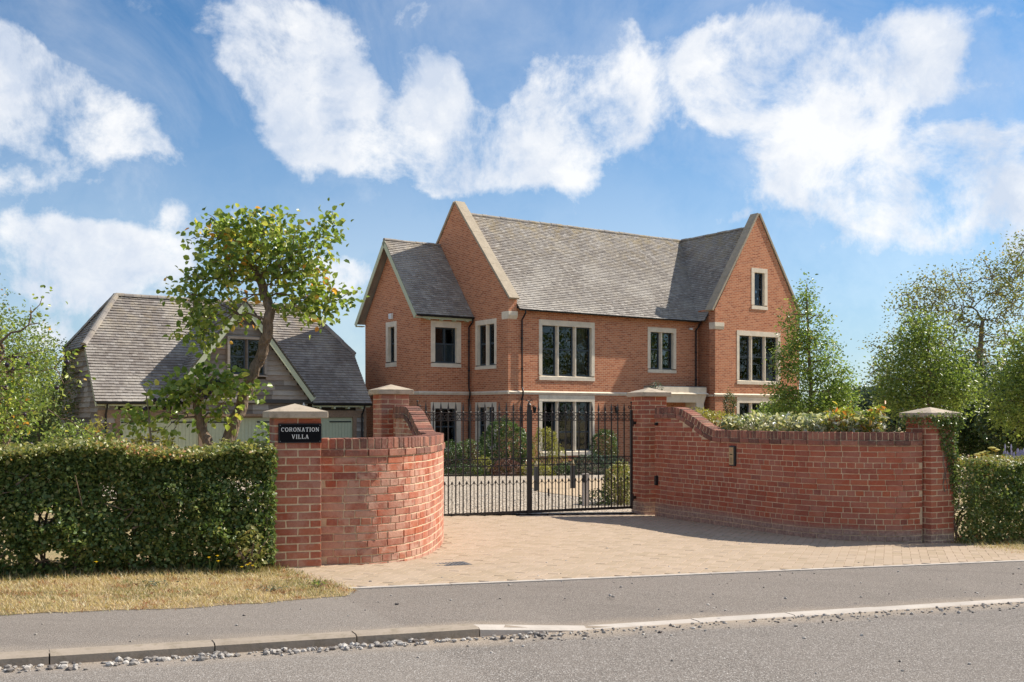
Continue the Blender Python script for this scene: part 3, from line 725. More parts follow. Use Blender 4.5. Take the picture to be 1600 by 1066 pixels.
# small ironmongery and entry panel on the right wall
s_ = PR.L * .435
def wall_pt(path, s, side): t = path.tan(s); n = Vector((t.y, -t.x)) * (-side); return path.at(s), n, t
best = min([i * .01 for i in range(int(PR.L * 100))], key=lambda s: abs((PR.at(s).x / PR.at(s).y) * FPX + 800 - 1147))
p = PR.at(best); t = PR.tan(best); rz = math.atan2(-t.y, -t.x)
ep = empty('entry_panel', (p.x, p.y, .87), rz, 'dark intercom panel with brass face on the curved right wall', 'intercom')
q = MB(); q.box(-.075, .06, -.04, .004, 0, .30); o = q.build('housing', simple('panel_grey', (.04, .045, .045), .4), ep); o.modifiers.new('b', 'BEVEL').width = .006
boxobj('face_plate', GOLD, ep, (-.066, .038, -.043, -.0395, .02, .28))
q = MB(); q.tube([(-.012, -.0465, .235), (-.012, -.042, .235)], .017, 14); q.build('lens', simple('lens_amber', (.6, .3, .18), .2), ep)
boxobj('display', simple('display_dark', (.05, .04, .02), .2), ep, (-.044, .018, -.0455, -.0425, .165, .18))
q = MB()
for i in range(3):
    for j in range(4): q.box(-.045 + i * .022, -.029 + i * .022, -.0458, -.0428, .04 + j * .022, .056 + j * .022)
q.build('keypad', simple('keys', (.33, .24, .14), .5), ep)
for zz, hh, lb in ((1.46, .05, 'small black gate sensor high on the shaded wall beside the right gate pier'), (.46, .16, 'tall black gate sensor low beside the right gate pier')):
    p = PR.at(PR.L - .09); t = PR.tan(PR.L - .09)
    sn = empty('gate_sensor', (p.x, p.y, zz), math.atan2(-t.y, -t.x), lb, 'sensor')
    q = MB(); q.box(-.03, .03, -.05, .003, 0, hh); o = q.build('sensor_body', BLACKP, sn); o.modifiers.new('b', 'BEVEL').width = .01
    q = MB(); q.tube([(0, -.056, hh * .5), (0, -.05, hh * .5)], .012, 10); q.build('sensor_lens', simple('lens_dark' + str(hh), (.05, .01, .01), .15), sn)

# ------------------------------------------------------------------ driveway of herringbone blocks
def inpoly(x, y, P):
    c = False; j = len(P) - 1
    for i in range(len(P)):
        if (P[i][1] > y) != (P[j][1] > y) and x < (P[j][0] - P[i][0]) * (y - P[i][1]) / (P[j][1] - P[i][1]) + P[i][0]: c = not c
        j = i
    return c
a0 = W(-.66, 1.98); a1 = W(8.3, 1.98)
poly = [a0, a1, (6.3, 14.35), (5.55, 14.32)] + [tuple(PR.at(s)) for s in lin(0, PR.L, 14)] + [(2.35, 18.15), (-1.6, 16.3)] + [tuple(PL.at(PL.L - s)) for s in lin(0, PL.L, 14)] + [(-1.9, 10.35), W(-.85, 3.3), W(-.78, 2.6)]
drive = empty('driveway', (1, 13, zf(1, 13))); drive['kind'] = 'structure'
q = MB(); P3d = [Vector((a, b, 0)) for a, b in poly]
for t in tessellate_polygon([P3d]):
    pp = [poly[k] for k in t]
    if (pp[1][0] - pp[0][0]) * (pp[2][1] - pp[1][1]) - (pp[1][1] - pp[0][1]) * (pp[2][0] - pp[1][0]) < 0: pp = pp[::-1]
    q.poly([(a, b, zf(a, b) - .004 - 0) for a, b in pp])
q.build('sand_bed', SAND, drive, (-1, -13, -drive.location.z))
PAV = [brick_mesh('paving_block',   .1975, .0975, .05, 300 + k, PAVER, .0025, .0012) for k in range(6)]
blocks = []; rr = random.Random(9); w_ = .1
ang0 = math.atan2(EU.y, EU.x) + R(45)
ca, sa = math.cos(ang0), math.sin(ang0)
for i in range(-75, 76):
    for j in range(-75, 76):
        # herringbone cell: a horizontal block at (i,j) if (i-j)%4==0 and a vertical one if (i-j)%4==2 (+offset)
        m4 = (i - j) % 4
        if m4 == 0: lx, ly, r = (i + 1) * w_, (j + .5) * w_, 0
        elif m4 == 3: lx, ly, r = (i + .5) * w_, (j + 1.0) * w_, math.pi / 2
        else: continue
        X = 1.5 + lx * ca - ly * sa; Y = 13.3 + lx * sa + ly * ca
        if inpoly(X, Y, poly): blocks.append([rr.choice(PAV), X, Y, zf(X, Y) - .022 + rr.uniform(-.0018, .0022), ang0 + r + rr.uniform(-.008, .008), rr.uniform(-.006, .006), 1, 1])
blocks.sort(key=lambda b: b[1] ** 2 + b[2] ** 2)
for b in blocks[:300]:
    o = D.objects.new('paving_block', b[0]); COL.objects.link(o); o.parent = drive
    o.location = (b[1] - 1, b[2] - 13, b[3] - drive.location.z); o.rotation_euler = (0, b[5], b[4])
join_stuff('far_blocks', blocks[300:], drive, PAVER)
u = -.6
while u < 8.2:    # edging strip
    q = MB(); c = []
    for (a, b) in ((u + .005, 1.9), (u + .91, 1.9), (u + .91, 1.972), (u + .005, 1.972)): c.append((*W(a, b), zw(a, b)))
    q.hexa([(x, y, z - .08) for x, y, z in c] + [(x, y, z + .006) for x, y, z in c])
    q.build('edging_stone', KERBW, drive, (-1, -13, -drive.location.z)); u += .915
# drain cover
dx, dy = -.62, 10.62
dc = empty('drain_cover', (dx, dy, zf(dx, dy)), ang0 - R(45), 'small grey metal drain cover set in the sandy block paving', 'drain cover')
q = MB(); q.box(-.19, .19, -.12, .12, -.02, .004); q.build('frame', simple('cast_iron', (.11, .11, .11), .6, 30, .3), dc)
q = MB()
for i in range(9): q.box(-.17 + i * .038, -.17 + i * .038 + .02, -.1, .1, .003, .008)
q.build('lid_ribs', simple('cast_iron_worn', (.17, .17, .17), .55, 30, .3), dc)

# gravel court, paved crossing and soil beds behind the gates
def sheet(name, pts, off, m, **kw):
    q = MB(); xs = [p[0] for p in pts]; ys = [p[1] for p in pts]
    # fan into small triangles by grid clipping: dense grid whose cells lie inside
    step = .5; x = min(xs)
    P = [Vector((a, b, 0)) for a, b in pts]; bm = bmesh.new(); vs = [bm.verts.new((a, b, 0)) for a, b in pts]; f0 = bm.faces.new(vs); bmesh.ops.triangulate(bm, faces=[f0])
    for ax in (0, 1):
        lo, hi = (min(xs), max(xs)) if ax == 0 else (min(ys), max(ys)); c = lo + step
        while c < hi:
            co = (c, 0, 0) if ax == 0 else (0, c, 0); no = (1, 0, 0) if ax == 0 else (0, 1, 0)
            bmesh.ops.bisect_plane(bm, geom=bm.verts[:] + bm.edges[:] + bm.faces[:], plane_co=co, plane_no=no); c += step
    for v in bm.verts: v.co.z = zf(v.co.x, v.co.y) + off
    if sum(f.normal.z for f in bm.faces) < 0: bmesh.ops.reverse_faces(bm, faces=bm.faces[:])
    me = D.meshes.new(name); bm.to_mesh(me); bm.free(); me.materials.append(m); return tag(link_mesh(name, me), **kw)
sheet('gravel_court', [(-3.2, 15.9), (-1.55, 16.35), (2.3, 18.2), (3.6, 18.6), (9, 26), (14, 38), (3, 37.2), (-3.5, 33.5), (-9, 31), (-12, 30.5), (-9, 22), (-5, 17)], .02, GRAV, kind='structure')
PVT, tt = mat('cobble_path')
uvn = tt.n('ShaderNodeTexCoord').outputs['Object']
bt = tt.n('ShaderNodeTexBrick', {'Vector': uvn, 'Scale': 1.0, 'Mortar Size': .012, 'Brick Width': .2, 'Row Height': .1, 'Color1': (.5, .36, .22), 'Color2': (.60, .45, .29), 'Mortar': (.34, .25, .16)})
out(tt, bsdf(tt, bt.outputs[0], .9, tt.noise(40, 4, .6, uvn), .3, .005))
sheet('paved_crossing', [(.6, 25.5), (1.5, 22.5), (2.35, 21.0), (3.9, 24.5), (3.9, 31), (2.2, 33.0), (.4, 31.5)], .028, PVT, kind='structure')
sheet('planting_bed', [(-4.8, 33.8), (-1.5, 34.2), (3, 35.3), (6.5, 38.5), (12, 43), (11, 46.6), (0, 42), (-3, 43), (-7, 39)], .05, SOIL, kind='structure')

# ------------------------------------------------------------------ stones along the kerb and scattered on road and footway
def pebbles(name, pts, m, **kw):
    V = []; F = []
    for (x, y, z, s) in pts:
        bm = bmesh.new(); bmesh.ops.create_icosphere(bm, subdivisions=1, radius=s)
        n0 = len(V); sx, sy, sz = rr.uniform(.7, 1.3), rr.uniform(.6, 1.1), rr.uniform(.45, .8); a = rr.uniform(0, 6.3)
        for v in bm.verts:
            c = v.co * rr.uniform(.72, 1.2); c = Vector((c.x * sx, c.y * sy, c.z * sz)); c.rotate(Matrix.Rotation(a, 3, 'Z')); V.append((c.x + x, c.y + y, c.z + z + s * .3))
        F += [tuple(n0 + v.index for v in f.verts) for f in bm.faces]; bm.free()
    me = D.meshes.new(name); me.from_pydata(V, [], F); me.materials.append(m); me.update(); return tag(link_mesh(name, me), **kw)
pts = []
for k in range(2600):
    u = rr.uniform(-9, 9); v = -.03 - abs(rr.gauss(0, .075 if u < -.2 else .13)); x, y = W(u, v)
    s = rr.choice((.006, .008, .011, .015, .02, .027)) * (1.0 if u < .2 else .6)
    if u > 1 and rr.random() < .45: continue
    if mnoise.noise(Vector((u * 1.3, 5, 0))) < -.25 and rr.random() < .7: continue
    pts.append((x, y, zf(x, y) + roff(v) + .001, s))
for k in range(330):
    u = rr.uniform(-6, 9); v = rr.uniform(-2.5, 4.5) if rr.random() < .5 else rr.uniform(-.2, 2.6); x, y = W(u, v)
    if v > 1.9 and not inpoly(x, y, poly): continue
    pts.append((x, y, zf(x, y) + (roff(v) if v < 0 else -.003), rr.choice((.004, .006, .008, .011, .016))))
pebbles('loose_stones', pts, STB, kind='stuff')
gp = []
for k in range(2600):
    x = rr.uniform(-3.5, 6); y = rr.uniform(17, 26)
    if UV(x, y)[1] < 9.4: continue
    gp.append((x, y, zf(x, y) + .02, rr.uniform(.008, .02)))
pebbles('gravel_stones', gp, simple('gravel_stone', (.5, .44, .36), .9), kind='stuff')

# ------------------------------------------------------------------ the house (house frame: x along the front, y to the back)
HA = math.atan2(1650, 2426); HO = Vector((-.15, 41.25)); HZ = -.45
def house_pt(x, y): return HO.x + x * math.cos(HA) - y * math.sin(HA), HO.y + x * math.sin(HA) + y * math.cos(HA)
class Frame:
    """wall plane: u along wall, d outwards, z up (absolute)"""
    def __init__(s, kind, c): s.k = kind; s.c = c
    def p(s, u, d, z): return (u, s.c - d, z) if s.k == 'A' else (s.c - d, u, z)
    def box(s, q, u0, u1, d0, d1, z0, z1):
        q.hexa([s.p(u0, d0, z0), s.p(u1, d0, z0), s.p(u1, d1, z0), s.p(u0, d1, z0), s.p(u0, d0, z1), s.p(u1, d0, z1), s.p(u1, d1, z1), s.p(u0, d1, z1)])
    def wall(s, q, outer, holes): q.holed(outer, holes, lambda a, b: s.p(a, 0, b), flip=(s.k == 'B'))
house = empty('brick_house', (HO.x, HO.y, HZ), HA, 'large red brick house with steep tiled roof, stone-dressed windows and parapet gables', 'house')
HL = (0, 0, -HZ)
def hp(q, name, m, parent=house, **kw):
    o = q.build(name, m, parent, HL if parent in (house,) else (0, 0, 0), **kw); return o
rrw = random.Random(5)
def window(fr, u0, u1, z0, z1, lights, head=.2, sill=.18, jamb=.16, mul=.15, trans=.47, curtain=0, film=False, parent=None, L=HL, surround=STONE, frm=None):
    parent = parent or house; frm = frm or DARKFR
    q = MB(); P = .012
    fr.box(q, u0, u0 + jamb, -.22, P, z0 + sill, z1 - head); fr.box(q, u1 - jamb, u1, -.22, P, z0 + sill, z1 - head)
    fr.box(q, u0 - .0, u1 + .0, -.22, P + .003, z1 - head, z1)
    # sill: sloping top
    a, b = u0, u1; zt = z0 + sill
    q.hexa([fr.p(a, -.22, z0), fr.p(b, -.22, z0), fr.p(b, P + .02, z0), fr.p(a, P + .02, z0), fr.p(a, -.22, zt), fr.p(b, -.22, zt), fr.p(b, P + .02, zt - .05), fr.p(a, P + .02, zt - .05)])
    iw = (u1 - u0 - 2 * jamb - (lights - 1) * mul) / lights; ops = []
    for k in range(lights):
        x = u0 + jamb + k * (iw + mul); ops.append((x, x + iw))
        if k: 
            xm = x - mul
            q.hexa([fr.p(xm, -.2, zt - .03), fr.p(x, -.2, zt - .03), fr.p(x - mul * .3, -.02, zt - .04), fr.p(xm + mul * .3, -.02, zt - .04),
                    fr.p(xm, -.2, z1 - head), fr.p(x, -.2, z1 - head), fr.p(x - mul * .3, -.02, z1 - head), fr.p(xm + mul * .3, -.02, z1 - head)])
    win = q.build('window', surround, parent, L)
    for (a, b) in ops:
        q = MB(); t = .05; d0, d1 = -.19, -.13; za, zb = zt, z1 - head; zm = za + (zb - za) * (1 - trans)
        fr.box(q, a, a + t, d0, d1, za, zb); fr.box(q, b - t, b, d0, d1, za, zb); fr.box(q, a + t, b - t, d0, d1 - .003, za, za + t); fr.box(q, a + t, b - t, d0, d1 - .003, zb - t, zb)
        fr.box(q, a + t, b - t, d0, d1 - .002, zm - .03, zm + .03)
        if film: fr.box(q, (a + b) / 2 - .025, (a + b) / 2 + .025, d0, d1 - .004, za + t, zm - .03); fr.box(q, (a + b) / 2 - .045, (a + b) / 2 + .045, d0, d1 - .004, zm + .03, zb - t)
        q.build('frame', frm, win)
        q = MB()
        for (c, d) in ((za + t, zm - .03), (zm + .03, zb - t)):
            fr.box(q, a + t - .005, b - t + .005, -.168, -.162, c, d)
        q.build('pane', GLASS, win)
        q = MB(); e = .004
        if film:
            fr.box(q, a + t, b - t, -.2, -.195, za + t, zm - .03); q.build('frosted_film', BLIND, win); q = MB()
    # dark room recess behind the opening, one open-fronted box
    q = MB(); A, B, C, Dp = u0 + jamb * .5, u1 - jamb * .5, z0 + sill * .5, -1.1; T = z1 - head * .5
    for (p1, p2, p3, p4) in (((A, Dp, C), (B, Dp, C), (B, Dp, T), (A, Dp, T)), ((A, -.22, C), (A, Dp, C), (A, Dp, T), (A, -.22, T)), ((B, -.22, C), (B, Dp, C), (B, Dp, T), (B, -.22, T)),
                             ((A, -.22, C), (B, -.22, C), (B, Dp, C), (A, Dp, C)), ((A, -.22, T), (B, -.22, T), (B, Dp, T), (A, Dp, T))):
        q.quad(*[fr.p(*p) for p in (p1, p2, p3, p4)])
    q.build('room_recess', INTER, win)
    for cu in (curtain or []):
        q = MB(); n = 26; a, b = cu; pr = []
        for k in range(n + 1): pr.append((a + (b - a) * k / n, -.34 + .025 * math.sin(k * 1.9) + .01 * rrw.random()))
        for k in range(n):
            q.quad(fr.p(pr[k][0], pr[k][1], z0 + sill * .6), fr.p(pr[k + 1][0], pr[k + 1][1], z0 + sill * .6), fr.p(pr[k + 1][0], pr[k + 1][1], z1 - head * .7), fr.p(pr[k][0], pr[k][1], z1 - head * .7))
        q.build('curtain', CURT, win)
    return win
def rect(a, b, c, d): return [(a, c), (b, c), (b, d), (a, d)]
ins = lambda w_, e=.03: rect(w_[0] + e, w_[1] - e, w_[2] + e, w_[3] - e)
FA, FG, FW, FWG, FP = Frame('A', 0), Frame('B', 0), Frame('A', 2.78), Frame('B', -2.35), Frame('A', -1.05)
Wm = [(1.48, 4.31, 3.05, 5.47), (7.22, 8.87, 3.48, 5.44), (1.48, 4.31, .01, 2.46)]
Wg = [(.82, 2.39, 3.5, 5.5), (.82, 2.39, .25, 2.17)]
Ww = [(-1.88, -.46, 3.59, 5.46), (-1.88, -.46, .15, 2.17)]
Wwg = [(4.79, 5.76, 3.67, 5.57)]
Wp = [(11.53, 14.35, 3.03, 5.43), (12.46, 13.5, 6.42, 8.28), (11.53, 14.35, .01, 2.46)]
Z0 = -.45
q = MB()
FA.wall(q, [(0, Z0), (10.2, Z0), (10.2, 5.85), (0, 5.85)], [ins(w_) for w_ in Wm])
FG.wall(q, [(0, Z0), (8.02, Z0), (8.02, 6.2), (4.01, 10.6), (0, 6.2)], [ins(w_) for w_ in Wg])
FW.wall(q, [(-2.35, Z0), (0, Z0), (0, 5.75), (-2.35, 5.75)], [ins(w_) for w_ in Ww])
FWG.wall(q, [(2.78, Z0), (7.72, Z0), (7.72, 5.75), (5.25, 8.78), (2.78, 5.75)], [ins(w_) for w_ in Wwg])
FP.wall(q, [(10.2, Z0), (15.64, Z0), (15.64, 6.3), (12.92, 10.68), (10.2, 6.3)], [ins(w_) for w_ in Wp])
# return walls, backs
def wallq(q, a, b, z0, z1):
    L = math.hypot(b[0] - a[0], b[1] - a[1]); q.quad((*a, z0), (*b, z0), (*b, z1), (*a, z1), [(0, z0), (L, z0), (L, z1), (0, z1)])
wallq(q, (10.2, 0), (10.2, -1.05), Z0, 6.3); wallq(q, (15.64, -1.05), (15.64, 8.02), Z0, 5.9); wallq(q, (15.64, 8.02), (0, 8.02), Z0, 5.9); wallq(q, (0, 7.72), (-2.35, 7.72), Z0, 5.75)
wallq(q, (10.2, -.7), (10.2, 0), Z0, 5.9)
# gable parapets: backs
q.poly([(.38, 0, 5.6), (.38, 0, 6.2), (.38, 4.01, 10.6), (.38, 8.02, 6.2), (.38, 8.02, 5.6)], [(0, 5.6), (0, 6.2), (4, 10.6), (8, 6.2), (8, 5.6)])
q.poly([(15.64, -.67, 5.6), (15.64, -.67, 6.3), (12.92, -.67, 10.68), (10.2, -.67, 6.3), (10.2, -.67, 5.6)], [(0, 5.6), (0, 6.3), (2.7, 10.6), (5.4, 6.3), (5.4, 5.6)])
wallq(q, (0, -.0), (.38, -.0), 5.85, 6.25); wallq(q, (10.2, -.67), (10.2, -1.05), 6.2, 6.3)
hp(q, 'wall', HBRK)
# kneeler piers standing proud under the coping feet
q = MB(); q.box(-.012, .38, -.05, .3, 5.72, 6.27); hp(q, 'kneeler_brickwork', HBRK); q = MB(); q.box(10.188, 10.45, -1.062, -.66, 5.72, 6.3); hp(q, 'kneeler_brickwork', HBRK)
def kneel(x0, x1, y0, y1, foot):
    q = MB(); q.box(x0, x1, y0, y1, 5.55, 5.72); q.hexa([(x0 + .01, y0 + foot, 5.42), (x1 - .0, y0 + foot, 5.42), (x1, y1, 5.42), (x0 + .01, y1, 5.42), (x0, y0, 5.55), (x1, y0, 5.55), (x1, y1, 5.55), (x0, y1, 5.55)]); hp(q, 'kneeler_stone', STONE)
kneel(-.03, .40, -.09, .42, .08); kneel(10.15, 10.72, -1.09, -.72, .04)
# string course
q = MB(); s0, s1, s2 = 2.47, 2.61, .07
for f, a, b in ((FA, -.0, 10.2 - .0), (FW, -2.42, -.07), (FP, 10.13, 15.71)):
    q.hexa([f.p(a, 0, s0), f.p(b, 0, s0), f.p(b, .035, s0), f.p(a, .035, s0), f.p(a, 0, s1), f.p(b, 0, s1), f.p(b, s2, s1 - .05), f.p(a, s2, s1 - .05)])
for f, a, b in ((FG, -.07, 2.78), (FWG, 2.78, 7.79)):
    q.hexa([f.p(a, 0, s0), f.p(b, 0, s0), f.p(b, .035, s0), f.p(a, .035, s0), f.p(a, 0, s1), f.p(b, 0, s1), f.p(b, s2, s1 - .05), f.p(a, s2, s1 - .05)])
q.box(10.13, 10.2, -.98, -.07, s0, s1 - .05)
hp(q, 'string_course', STONE)
window(FA, *Wm[0], 3, head=.22, sill=.2, curtain=[(3.55, 4.1)])
window(FA, *Wm[1], 2, head=.2, sill=.18)
window(FA, *Wm[2], 3, head=.26, sill=.2, trans=.62, curtain=[(1.7, 1.85)])
window(FG, *Wg[0], 2, curtain=[(1.7, 2.2), (.98, 1.2)]); window(FG, *Wg[1], 2, curtain=[(1.8, 2.2)])
window(FW, *Ww[0], 1, head=.25, sill=.2, jamb=.2, film=True); window(FW, *Ww[1], 1, head=.25, sill=.2, jamb=.2)
window(FWG, *Wwg[0], 1, head=.22, sill=.22, jamb=.2)
wb = window(FP, *Wp[0], 3, head=.22, sill=.2, curtain=[(13.3, 13.5), (13.95, 14.2)])
q = MB(); FP.box(q, 12.62, 12.95, -.27, -.26, 3.75, 5.15); q.build('blind', WHITE, wb)  # white panel stands in for brightness seen through to the rear windows
window(FP, *Wp[1], 1, head=.2, sill=.2, jamb=.19, trans=.5); window(FP, *Wp[2], 3, head=.26, sill=.2, trans=.62)
# roof slopes of single tiles
def tiles(parent, name, o, U, V, poly, gauge=.115, wd=.17, m=TILE, seed=1, lift=.034, L=HL):
    """o origin, U along eave, V up the slope (unit), poly convex in (u,v)"""
    o, U, V = Vector(o), Vector(U).normalized(), Vector(V).normalized(); N = U.cross(V).normalized()
    if N.z < 0: N = -N; 
    r2 = random.Random(seed); vmax = max(p[1] for p in poly); vmin = min(p[1] for p in poly)
    def ext(v):
        xs = []
        for (a, b), (c, d) in zip(poly, poly[1:] + poly[:1]):
            if (b - v) * (d - v) <= 0 and b != d: xs.append(a + (c - a) * (v - b) / (d - b))
        return (min(xs), max(xs)) if xs else None
    q = MB(); flip = U.cross(V).dot(N) < 0
    n = int((vmax - vmin) / gauge)
    for k in range(n + 1):
        v0 = vmin + k * gauge; v1 = min(v0 + gauge * 1.25, vmax)
        if v1 - v0 < .01: continue
        e0, e1 = ext(v0 + .001), ext(min(v1, vmax - .001))
        if not e0 or not e1: continue
        off = (k % 2) * wd / 2 + r2.uniform(-.01, .01); i0 = math.floor((min(e0[0], e1[0]) - off) / wd); i1 = math.ceil((max(e0[1], e1[1]) - off) / wd)
        for i in range(i0, i1):
            a, b = off + i * wd + .0015, off + (i + 1) * wd - .0015
            a0, b0 = max(a, e0[0]), min(b, e0[1]); a1, b1 = max(a, e1[0]), min(b, e1[1])
            if b0 - a0 < .004 and b1 - a1 < .004: continue
            if b0 < a0: a0 = b0 = (e0[0] if b < e0[0] else e0[1])
            if b1 < a1: a1 = b1 = (e1[0] if b < e1[0] else e1[1])
            h0 = lift + r2.uniform(-.004, .008); h1 = .002; dv = r2.uniform(-.005, .005)
            tl = r2.uniform(-.003, .003)
            A = o + U * a0 + V * (v0 + dv) + N * (h0 + tl); B = o + U * b0 + V * (v0 + dv) + N * (h0 - tl); C = o + U * b1 + V * v1 + N * h1; E = o + U * a1 + V * v1 + N * h1
            A2 = A - N * .03; B2 = B - N * .03
            i_ = len(q.v); q.v += [tuple(x) for x in (A, B, C, E, A2, B2)]
            fs = [(0, 1, 2, 3), (4, 5, 1, 0)]
            for f in fs: q.f.append(tuple(i_ + z for z in (f[::-1] if flip else f))); q.uv.append(None)
    ob = q.build(name, m, parent, L); ob['kind'] = 'stuff'; return ob
def slab(parent, pts, th, m, name='roof', L=HL):
    q = MB(); pts = [Vector(p) for p in pts]; n = (pts[1] - pts[0]).cross(pts[2] - pts[1]).normalized()
    if n.z < 0: n = -n; pts = pts[::-1]
    lo = [p - n * th for p in pts]; q.poly(pts); q.poly(lo[::-1])
    for k in range(len(pts)): k2 = (k + 1) % len(pts); q.quad(lo[k], lo[k2], pts[k2], pts[k])
    return q.build(name, m, parent, L)
UND = simple('roof_underlay', (.08, .07, .06), .9)
ez, ey = 5.80, -.25; rz_, ry_ = 10.2, 4.01; sm_ = math.hypot(rz_ - ez, ry_ - ey)
xw, xr = 9.95, 12.92
pm = [(.38, ey, ez), (xw, ey, ez), (xr, ry_, rz_), (.38, ry_, rz_)]
roofs = []
rf = slab(house, pm, .05, UND)
tiles(rf, 'roof_tiles', (0, ey, ez), (1, 0, 0), (0, ry_ - ey, rz_ - ez), [(.38, 0), (xw, 0), (xr, sm_), (.38, sm_)], seed=1, L=(0, 0, 0))
sw = math.hypot(xr - xw, rz_ - ez)
rf = slab(house, [(xw, -.66, ez), (xw, ey, ez), (xr, ry_, rz_), (xr, -.66, rz_)], .05, UND)
tiles(rf, 'roof_tiles', (xw, 0, ez), (0, 1, 0), (xr - xw, 0, rz_ - ez), [(-.66, 0), (ey, 0), (ry_, sw), (-.66, sw)], seed=2, L=(0, 0, 0))
slab(house, [(15.89, -.66, ez), (15.89, 8.27, ez), (xr, ry_, rz_), (xr, -.66, rz_)], .05, TILE)
slab(house, [(.38, 8.27, ez), (15.89, 8.27, ez), (xr, ry_, rz_), (.38, ry_, rz_)], .05, TILE)
# wing roof
wy0, wy1, wz, wr, wrz = 2.5, 8.0, 5.66, 5.25, 8.98; s2_ = math.hypot(wr - wy0, wrz - wz)
rf = slab(house, [(-2.72, wy0, wz), (-.01, wy0, wz), (-.01, wr, wrz), (-2.72, wr, wrz)], .05, UND)
tiles(rf, 'roof_tiles', (0, wy0, wz), (1, 0, 0), (0, wr - wy0, wrz - wz), [(-2.72, 0), (-.01, 0), (-.01, s2_), (-2.72, s2_)], seed=3, L=(0, 0, 0))
slab(house, [(-2.72, wy1, wz), (-.01, wy1, wz), (-.01, wr, wrz), (-2.72, wr, wrz)], .05, TILE)
# ridge tiles, each one a half round
def ridge(parent, a, b, r=.11, m=TILE, step=.3, L=HL, drop=.03):
    a, b = Vector(a), Vector(b); n = max(1, int((b - a).length / step)); d = (b - a) / n; dn = d.normalized(); side = dn.cross(Vector((0, 0, 1))).normalized(); up = side.cross(dn)
    for k in range(n):
        q = MB(); p0 = a + d * k + dn * .004; p1 = a + d * (k + 1) - dn * .004; rr_ = r + random.uniform(-.006, .006); jz = random.uniform(-.008, .008)
        for j in range(6):
            t0, t1 = math.pi * j / 6, math.pi * (j + 1) / 6
            f = lambda p, t: p + side * rr_ * math.cos(t) + up * (rr_ * math.sin(t) - drop + jz)
            q.quad(f(p0, t0), f(p1, t0), f(p1, t1), f(p0, t1))
        q.quad(*[f(p0, math.pi * j / 3) for j in range(4)]); q.quad(*[f(p1, math.pi * j / 3) for j in (3, 2, 1, 0)])
        q.build('ridge_tile', m, parent, L)
ridge(house, (.42, ry_, rz_), (xr, ry_, rz_), .10); ridge(house, (xr, ry_ - .1, rz_), (xr, -.64, rz_), .10); ridge(house, (-2.72, wr, wrz), (-.02, wr, wrz), .09)
# stone copings
def coping(p0, p1, wv, th=.09):
    p0, p1, wv = Vector(p0), Vector(p1), Vector(wv); d = p1 - p0; n = max(1, round(d.length / .95)); s = d / n
    up = Vector((0, 0, 1)); nn = (up - d.normalized() * up.dot(d.normalized())).normalized()
    for k in range(n):
        q = MB(); q.obox(p0 + s * k + s.normalized() * .004 + nn * random.uniform(0, .008), s - s.normalized() * .008, wv, nn * th); q.build('coping_stone', COPST, house, HL)
coping((-.05, -.12, 6.17), (-.05, 4.01, 10.62), (.47, 0, 0)); coping((-.05, 8.14, 6.17), (-.05, 4.01, 10.62), (.47, 0, 0))
coping((10.05, -1.10, 6.2), (12.92, -1.10, 10.72), (0, .46, 0)); coping((15.79, -1.10, 6.2), (12.92, -1.10, 10.72), (0, .46, 0))
# wing barge boards (sage) and soffit
def barge(parent, pts, ax, w_=.2, t=.03, L=HL, m=SAGE):
    for a, b in zip(pts[:-1], pts[1:]):
        a, b = Vector(a), Vector(b); d = (b - a); up = Vector((0, 0, 1)); nn = (up - d.normalized() * up.dot(d.normalized())).normalized()
        q = MB(); q.obox(a - nn * w_, d, nn * w_, Vector(ax) * t); q.build('barge_board', m, parent, L)
barge(house, [(-2.70, wy0 - .03, wz - .03), (-2.70, wr, wrz - .0)], (-1, 0, 0), .2); barge(house, [(-2.70, wy1 + .03, wz - .03), (-2.70, wr, wrz - .0)], (-1, 0, 0), .2)
q = MB()
for (a, b) in ((wy0, wy0 + .25), (wy1 - .25, wy1)): q = MB(); q.box(-2.69, -2.36, a, b, wz - .14, wz - .10); hp(q, 'box_end', SAGE)
q = MB()
q.box(-2.36, -.02, wy0 + .02, wy0 + .06, wz - .16, wz - .02); hp(q, 'fascia', SAGE)
for k in range(4): boxobj('rafter_end', SAGE, house, (-2.1 + k * .6, -2.04 + k * .6, wy0 + .03, wy0 + .27, wz - .2, wz - .12), HL)
# rainwater goods
def gutter(parent, a, b, L=HL, r=.06, m=BLACKP):
    a, b = Vector(a), Vector(b); d = (b - a).normalized(); side = d.cross(Vector((0, 0, 1))); q = MB()
    for j in range(6):
        t0, t1 = -math.pi * j / 6, -math.pi * (j + 1) / 6
        f = lambda p, t: p + side * r * math.cos(t) + Vector((0, 0, r * math.sin(t)))
        q.quad(f(a, t0), f(b, t0), f(b, t1), f(a, t1))
    q.tube([a + side * r, b + side * r], .007, 5); q.tube([a - side * r, b - side * r], .007, 5)
    return q.build('gutter', m, parent, L)
gutter(house, (.42, ey - .05, ez), (xw + .15, ey - .05, ez)); gutter(house, (-2.66, wy0 - .05, wz - .02), (-.03, wy0 - .05, wz - .02))
def pipe(parent, pts, r=.035, L=HL, name='downpipe', m=BLACKP, br=True):
    q = MB(); q.tube(pts, r, 8)
    z = pts[-1][2] + .3
    while br and z < pts[0][2] - .5: q.tube([(pts[-1][0], pts[-1][1], z), (pts[-1][0], pts[-1][1], z + .06)], r * 1.45, 8); z += 1.2
    return q.build(name, m, parent, L)
pipe(house, [(.62, ey - .05, ez - .05), (.62, ey - .05, ez - .15), (.62, -.06, ez - .4), (.62, -.06, 2.75), (.62, -.13, 2.6), (.62, -.13, 2.45), (.62, -.06, 2.3), (.62, -.06, Z0)])
